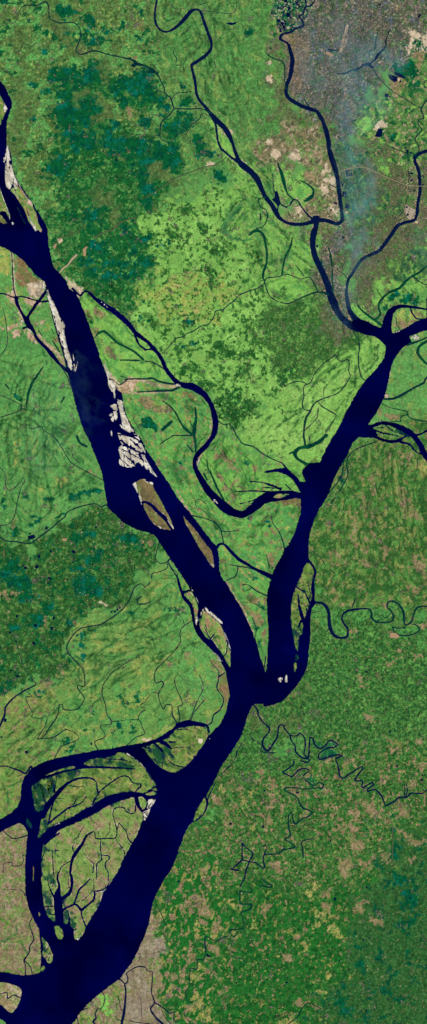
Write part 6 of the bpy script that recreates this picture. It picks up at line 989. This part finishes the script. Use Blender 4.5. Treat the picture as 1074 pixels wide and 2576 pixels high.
# tree canopy and wetland, as their own layers standing on the ground
def layer(mask, name, label, cat, mat_, zbase, zamp, region, scale):
    M = mask*dry
    c = (M[:-1,:-1]+M[1:,:-1]+M[:-1,1:]+M[1:,1:])/4 > 0.5
    cx = GX[:-1,:-1]; cy = GY[:-1,:-1]
    c &= region(cx, cy)
    j, i = np.nonzero(c)
    if len(j) < 10: return
    a = j*G.nx+i
    L = np.stack([a+G.nx, a+G.nx+1, a+1, a], 1).ravel()
    u, inv = np.unique(L, return_inverse=True); inv = inv.ravel()
    jj, ii = u//G.nx, u % G.nx
    z = zbase + zamp*np.clip(noise(GX[jj, ii], GY[jj, ii], scale, 61, 0, 1, 1), -1.5, 1.5)
    V = np.stack([wx(GX[jj, ii]), wy(GY[jj, ii]), z], 1)
    o = obj(name, add_mesh(name, V, inv, np.arange(len(j))*4, np.full(len(j), 4), colr[jj, ii], False), MAT[mat_])
    tag(o, label, cat, kind='stuff')
FX = 1.094
REG = [
 ('dark green homestead groves speckled over the bright central fields', lambda x, y: (x > 330*FX) & (y < 1100*FX)),
 ('dense woodland filling the upper left quarter', lambda x, y: (x <= 330*FX) & (y < 1000*FX)),
 ('dark groves mixed with wetlands west of the wide river bend', lambda x, y: (x < 560*FX) & (y >= 1000*FX) & (y < 2100*FX)),
 ('streaky green groves between pink fields on the middle right', lambda x, y: (x >= 560*FX) & (y >= 1100*FX) & (y < 1545*FX)),
 ('deep green village groves covering the lower right quarter', lambda x, y: (x >= 560*FX) & (y >= 1545*FX)),
 ('green groves around brown clearings at the bottom centre', lambda x, y: (x < 560*FX) & (y >= 2100*FX)),
]
for lb, f in REG: layer(tree, 'tree_groves', lb, 'groves', 'canopy', 0.004, 0.006, f, 2.5)
WREG = [
 ('teal flooded wetlands sprawled across the upper left', lambda x, y: (x < 560) & (y < 1100)),
 ('teal wetlands among the southwestern groves', lambda x, y: (x < 640) & (y >= 1100)),
 ('teal wetland patches in the upper right around the city', lambda x, y: (x >= 560) & (y < 1500)),
 ('dim teal wetlands in the lower right corner', lambda x, y: (x >= 640) & (y >= 1500)),
]
for lb, f in WREG: layer(wet, 'wetland', lb, 'wetland', 'cover', -0.003, 0.0008, f, 4)
print('ground', round(time.time()-T0, 1))
# ---------------------------------------------------------------- roads
def ribbon_obj(name, mt, label, cat, strokes, z, thick=0.012, parent=None, smooth=True):
    g, F, raw = field_of([], strokes, [], 1.0, 0.0, 5, R=6.0)
    px, py, fv, lo, st, tn = contour(g, F)
    V = np.stack([wx(px), wy(py), np.full(len(px), z)], 1)
    o = obj(name, add_mesh(name, V, lo, st, tn), MAT[mt], parent)
    if not parent: tag(o, label, cat, kind='structure')
    return o
ribbon_obj('road', 'asphalt', 'straight raised road crossing the upper wetlands to the looping river', 'road', ["B1:0,390,5 140,300,5 205,250,6 440,160,6 520,145,6 600,88,6"], 0.030)
ribbon_obj('road', 'palerd', 'pale bridge approach road running inland from the east bank', 'road', ["A1:438,940,7 470,905,12 500,885,10 530,845,14 565,810,14"], 0.031)
ribbon_obj('road', 'asphalt', 'road running southwest through the upper left woods', 'road', ["A1:380,750,4 450,690,4 560,640,4 640,590,4","A1:700,680,7 760,645,7 840,620,7 900,565,7 1000,535,7"], 0.0305)
ribbon_obj('road', 'asphalt', 'ruler straight road along the east side of the lower groves', 'road', ["C5:590,510,4 700,610,4 760,670,4 815,700,5 820,860,5 818,1000,5"], 0.0306)
ribbon_obj('road', 'asphalt', 'diagonal avenue crossing the northern city', 'road', ["C0:400,545,4 440,430,4 560,340,5 700,190,5 760,120,5 880,125,6 920,80,6 935,0,5","C0:870,140,5 840,250,5 790,360,4 700,470,4"], 0.0307)
ribbon_obj('road', 'palerd', 'long pale east west road of the eastern suburbs', 'road', ["C1:430,190,3 600,160,3 760,230,3 930,295,3 1074,300,3"], 0.0308)
ribbon_obj('canal', 'creek', 'long angled drainage canal in the bottom right groves', 'canal', ["C6:50,1074,5 120,1020,5 150,960,5 200,918,5 290,960,4"], 0.028)
# ---------------------------------------------------------------- small built things
def P(s): return [p[:2] for p in parse(s, False)]
for label, cat, mt, s in YARDS:
    o = prism(cat, wob(P(s), 0.4), -0.02, 0.064 if mt == 'yardwhite' else 0.020, MAT[mt]); tag(o, label, cat)
def empty(name, x, y, z=0.0):
    e = bpy.data.objects.new(name, None); e.location = (wx(x), wy(y), z); col.objects.link(e); return e
def settle(e):
    bpy.context.view_layer.update()
    for c in e.children: c.matrix_parent_inverse = e.matrix_world.inverted()
ap = empty('airport', 943, 110); tag(ap, 'large airport with a long tan slanted runway in the grey city', 'airport')
prism('runway_field', wob(P("C0:482,172 500,188 490,240 478,262 492,268 478,330 450,372 438,392 418,388 430,350 438,318 448,270 442,262 460,250 470,200"), 0.4), -0.02, 0.016, MAT['apron'], ap)
prism('runway', P("C0:472,200 482,200 442,385 432,385"), 0.016, 0.021, MAT['runway'], ap)
prism('taxiway', P("C0:486,270 492,270 462,350 455,350"), 0.016, 0.0212, MAT['runway'], ap)
prism('terminal', P("C0:484,178 494,186 489,200 480,194"), 0.016, 0.03, MAT['roof'], ap)
for s in ("C0:470,186 466,180 455,240 460,248","C0:498,190 503,192 490,258 484,262"):
    prism('pond', wob(P(s), 0.3), -0.02, 0.0175, MAT['pond'], ap)
settle(ap)
ap = empty('airfield', 907, 148); tag(ap, 'small tan airfield with a cross runway southwest of the large airport', 'airfield')
prism('apron', wob(P("C0:332,378 386,403 374,422 322,397"), 0.3), -0.02, 0.017, MAT['yardtan'], ap)
prism('runway', P("C0:340,358 412,372 411,380 338,366"), -0.02, 0.019, MAT['pond'], ap)
prism('taxiway', P("C0:352,350 372,388 366,391 347,354"), -0.02, 0.0195, MAT['pond'], ap)
settle(ap)
tp = empty('treatment_works', 960, 475); tag(tp, 'square water treatment works with six dark basins east of the city river', 'treatment works')
prism('embankment', wob(P("C1:462,177 522,160 529,230 474,239"), 0.15), -0.02, 0.018, MAT['bank'], tp)
for q, s in enumerate(["C1:467,181 486,177 494,232 477,235","C1:489,178 503,175 505,197 491,199","C1:506,174 519,171 521,186 508,188","C1:507,190 521,188 522,198 508,200","C1:492,203 507,201 510,230 496,232","C1:509,201 523,201 526,228 512,230"]):
    prism('basin', P(s), 0.018, 0.022, MAT['basinA' if q in (0,1,4,5) else 'basinB'], tp)
settle(tp)
fz = empty('factory_zone', 1132, 585); tag(fz, 'pale factory estate laid out in rows beside the right edge river', 'factory estate')
prism('forecourt', wob(P("C1:918,432 985,475 982,535 935,552 925,520 900,488"), 0.3), -0.02, 0.018, MAT['apron'], fz)
rr = random.Random(8)
for a in range(9):
    for b in range(5):
        x, y = 918+a*7.5+b*1, 447+b*19+a*4.2
        if not (905 < x < 980 and 440 < y < 545) or (a+b) % 5 == 4: continue
        w, h = rr.uniform(2.2, 2.9), rr.uniform(6, 8)
        prism('factory', P(f"C1:{x-w},{y-h} {x+w},{y-h+2} {x+w},{y+h+2} {x-w},{y+h}"), 0.018, 0.032, MAT['roof'], fz)
prism('pond', wob(P("C1:917,448 932,450 932,463 918,462"), .3), 0.018, 0.034, MAT['pond'], fz)
prism('pond', wob(P("C1:922,505 938,504 938,518 923,520"), .3), 0.018, 0.034, MAT['pond'], fz)
settle(fz)
# ---------------------------------------------------------------- buildings as uncountable stuff
def sample(mapa, x, y):
    ii = np.clip(((x-G.x0)/H).astype(int), 0, G.nx-1); jj = np.clip(((y-G.y0)/H).astype(int), 0, G.ny-1)
    return mapa[jj, ii]
def blocks(name, label, cat, polys, n, sizes, colours, seed, hmax, water_near=None):
    R = np.random.RandomState(seed); D = np.zeros((G.ny, G.nx), np.float32)
    for p in polys:
        pp, _ = shapes([p], [])
        D = np.maximum(D, np.clip((poly_field(G, pp[0], 30)+18*noise(GX, GY, 26, seed, 0, 1, 3))/26, 0, 1))
    D *= np.clip((-WF-1.0)/0.6, 0, 1)
    if water_near: D *= np.exp(-np.clip(-WF, 0, 99)/water_near)
    D *= np.clip(0.6+0.5*noise(GX, GY, 14, seed+5, 0, 1, 2), 0.05, 1.5)
    c = np.cumsum(D.ravel()); k = np.searchsorted(c, R.rand(n)*c[-1])
    x = GX.ravel()[k]+R.rand(n)*H; y = GY.ravel()[k]+R.rand(n)*H
    w = R.uniform(sizes[0], sizes[1], n)/2; h = R.uniform(sizes[0], sizes[1], n)/2
    an = noise(x, y, 60, seed+2, 0, 1, 1)*0.5; ca, sa = np.cos(an), np.sin(an)
    z1 = 0.016 + R.rand(n)**2*hmax
    V = np.zeros((n, 8, 3))
    for q, (u, v) in enumerate(((-1,1),(1,1),(1,-1),(-1,-1))):
        X = x+u*w*ca-v*h*sa; Y = y+u*w*sa+v*h*ca
        V[:, q, 0] = V[:, q+4, 0] = wx(X); V[:, q, 1] = V[:, q+4, 1] = wy(Y)
        V[:, q, 2] = z1; V[:, q+4, 2] = -0.02
    faces = np.array([[0,1,2,3],[0,4,5,1],[1,5,6,2],[2,6,7,3],[3,7,4,0]])
    L = (np.arange(n)[:, None, None]*8+faces[None]).ravel()
    cc = np.array(colours, np.float32)[R.randint(0, len(colours), n)]*R.uniform(0.85, 1.15, (n, 1))
    cols = np.repeat(lin(np.clip(cc, 0, 255))*GAIN, 8, axis=0)
    o = obj(name, add_mesh(name, V.reshape(-1, 3), L, np.arange(n*5)*4, np.full(n*5, 4), cols), MAT['cover'])
    tag(o, label, cat, kind='stuff')
blocks('city_buildings', 'dense grey and tan building blocks of the big city at the upper right', 'buildings', ["F:740,20 960,10 1010,110 930,200 890,330 850,330 790,270 730,230 720,120"], 15000, (1.2, 2.8), [(112,106,96),(92,92,88),(78,82,82),(124,116,102),(146,136,120),(84,92,70)], 21, 0.02)
blocks('city_buildings', 'looser grey brown building blocks south and east of the big city', 'buildings', ["F:850,330 1050,380 1060,560 900,720 860,620 870,450","F:780,560 870,560 880,700 830,780 790,650"], 9000, (1.1, 2.4), [(118,108,88),(98,96,76),(84,88,66),(140,126,104)], 22, 0.012)
blocks('riverside_buildings', 'pale brick kilns and sheds lining the fork and the city rivers', 'buildings', ["F:690,420 870,480 870,600 800,640 790,560 700,560","F:770,560 880,640 900,820 820,750","F:985,380 1060,400 1060,560 960,620 900,650 960,560","F:650,90 740,100 730,200 700,150","F:540,300 620,420 700,540 640,520 560,380"], 1500, (1.0, 2.0), [(206,178,154),(190,160,132),(214,196,176)], 23, 0.008, 3.0)
blocks('village_buildings', 'scattered pink and white village roofs beside the upper rivers', 'buildings', ["F:190,0 420,0 420,180 200,140","F:430,180 560,250 640,400 560,420 480,260","F:640,330 850,360 830,560 690,520"], 900, (0.8, 1.9), [(196,158,128),(182,150,112),(210,196,160)], 24, 0.006)
blocks('village_buildings', 'tiny pale market buildings around the looping creek southeast of the confluence', 'buildings', ["F:635,1760 730,1770 780,1900 700,1890"], 700, (0.8, 1.9), [(176,146,118),(160,140,110),(120,110,84)], 25, 0.006)
blocks('village_buildings', 'tiny pale homes scattered through the central groves', 'buildings', ["F:400,560 700,620 700,760 860,800 840,900 620,1040 560,960 640,820"], 900, (0.7, 1.5), [(186,140,116),(160,140,104),(196,170,140)], 26, 0.005)
blocks('village_buildings', 'tiny pale homes along the left bank of the wide river', 'buildings', ["F:130,700 210,740 200,760 130,740","F:0,640 120,700 130,790 0,760","F:130,1270 400,1300 400,1370 250,1560 180,1540"], 500, (0.7, 1.7), [(206,180,154),(180,156,120)], 27, 0.005)
print('blocks', round(time.time()-T0, 1))
# ---------------------------------------------------------------- smoke over the city
def smoke(label, s, dens, top, seed, amp=0.8):
    pp, _ = shapes([s], [])
    xa, xb, ya, yb = bbox(pp, [], 6); h = 3.0
    g = Grid(xa, ya, int((xb-xa)/h)+2, int((yb-ya)/h)+2, h)
    R = 60
    F = poly_field(g, pp[0], R); X, Y = g.mesh()
    F = F + 12*noise(X, Y, 30, seed, 60, 1.6, 3)
    F[0,:]=F[-1,:]=-1; F[:,0]=F[:,-1]=-1
    px, py, fv, lo, st, tn = contour(g, F, merge=False)
    n = len(px); e = np.clip(fv/45, 0, 1)
    th = top*(e*e*(3-2*e))*np.clip(0.6+0.34*noise(px, py, 24, seed+3, 65, 1.8, 4), 0.15, 1.6)
    zc = 0.9
    up = np.stack([wx(px), wy(py), zc+th+0.001], 1); dn = np.stack([wx(px), wy(py), zc-0.3*th-0.001], 1)
    # rim quads
    E = {}
    loL = lo
    nxt = np.arange(len(lo))+1; nxt[st+tn-1] = st
    ea = loL; eb = loL[nxt]
    key = ea.astype(np.int64)*n+eb; rk = eb.astype(np.int64)*n+ea
    rim = ~np.isin(key, rk)
    ra, rb = ea[rim], eb[rim]
    V = np.concatenate([up, dn])
    rev = np.empty_like(lo)
    for t_ in np.unique(tn):
        m = np.nonzero(tn == t_)[0]; base = st[m][:, None]+np.arange(t_)[None]; rev[base] = lo[base[:, ::-1]]+n
    rimq = np.stack([ra, ra+n, rb+n, rb], 1).ravel()
    L = np.concatenate([lo, rev, rimq]); S = np.concatenate([st, st+len(lo), 2*len(lo)+np.arange(len(ra))*4]); T = np.concatenate([tn, tn, np.full(len(ra), 4)])
    m = bpy.data.materials.new('smoke'); m.use_nodes = True; nt = m.node_tree; nt.nodes.remove(nt.nodes['Principled BSDF'])
    v = nt.nodes.new('ShaderNodeVolumePrincipled'); v.inputs['Color'].default_value = (0.24, 0.62, 0.78, 1); v.inputs['Density'].default_value = dens; v.inputs['Anisotropy'].default_value = 0.0
    nt.links.new(v.outputs[0], nt.nodes['Material Output'].inputs['Volume'])
    o = obj('smoke', add_mesh('smoke', V, L, S, T, None, True), m); tag(o, label, 'smoke', kind='stuff')
smoke('blue grey smoke plume drifting south from the city past the square treatment works', "F:760,20 900,30 960,90 1030,110 1030,200 980,290 950,340 950,420 985,480 960,560 945,650 910,770 850,860 800,820 830,700 835,560 825,440 830,340 790,280 740,200 730,90", 0.050, 1.15, 301)
smoke('denser teal smoke core beside the square treatment works', "F:850,320 925,320 965,420 945,500 935,600 915,700 860,660 845,480 835,410", 0.085, 1.25, 305)
smoke('blue smoke over the eastern city lake', "F:840,100 970,80 1020,150 990,240 920,320 850,330 810,210", 0.048, 1.1, 309)
smoke('faint blue smoke streak over the left bank of the wide river', "F:50,1000 160,880 235,900 270,980 250,1080 180,1160 110,1220 30,1140", 0.022, 0.9, 313)
smoke('faint smoke haze beside the right edge south of the winding river', "F:1000,570 1100,570 1100,700 1020,660", 0.06, 1.0, 317)
print('smoke', round(time.time()-T0, 1))
# ---------------------------------------------------------------- light, camera, output
SUN_EL, SUN_AZ = 48.0, 135.0                              # morning sun in the southeast
w = bpy.data.worlds.new('World'); scene.world = w; w.use_nodes = True
nt = w.node_tree; bg = nt.nodes['Background']
sky = nt.nodes.new('ShaderNodeTexSky'); sky.sky_type = 'NISHITA'; sky.sun_disc = False
sky.sun_elevation = math.radians(SUN_EL); sky.sun_rotation = math.radians(SUN_AZ)
nt.links.new(sky.outputs[0], bg.inputs[0]); bg.inputs[1].default_value = 0.05
sd = bpy.data.lights.new('sun', 'SUN'); sd.energy = 4.0; sd.angle = math.radians(0.5); sd.color = (1.0, 0.95, 0.88)
so = bpy.data.objects.new('sun', sd); col.objects.link(so); so.location = (60, -60, 80)
az = math.radians(SUN_AZ); el = math.radians(SUN_EL)
from mathutils import Vector
dv = Vector((math.sin(az)*math.cos(el), math.cos(az)*math.cos(el), math.sin(el)))
so.rotation_euler = dv.to_track_quat('Z', 'Y').to_euler()
cd = bpy.data.cameras.new('camera'); cam = bpy.data.objects.new('camera', cd); col.objects.link(cam); scene.camera = cam
D = 400.0
cam.location = (0, 0, D); cam.rotation_euler = (0, 0, 0)
cd.sensor_fit = 'VERTICAL'; cd.sensor_height = 24; cd.lens = 24*D/(SY*KM); cd.clip_start = 10; cd.clip_end = 3000
vs = scene.view_settings; vs.view_transform = 'Standard'; vs.look = 'None'; vs.gamma = 1.0; vs.exposure = EXPOSURE
try: vs.use_curve_mapping = False
except Exception: pass
scene.render.engine = 'CYCLES'
scene.render.resolution_x = 427; scene.render.resolution_y = 1024
scene.cycles.volume_bounces = 1; scene.cycles.max_bounces = 5
print('done', round(time.time()-T0, 1))
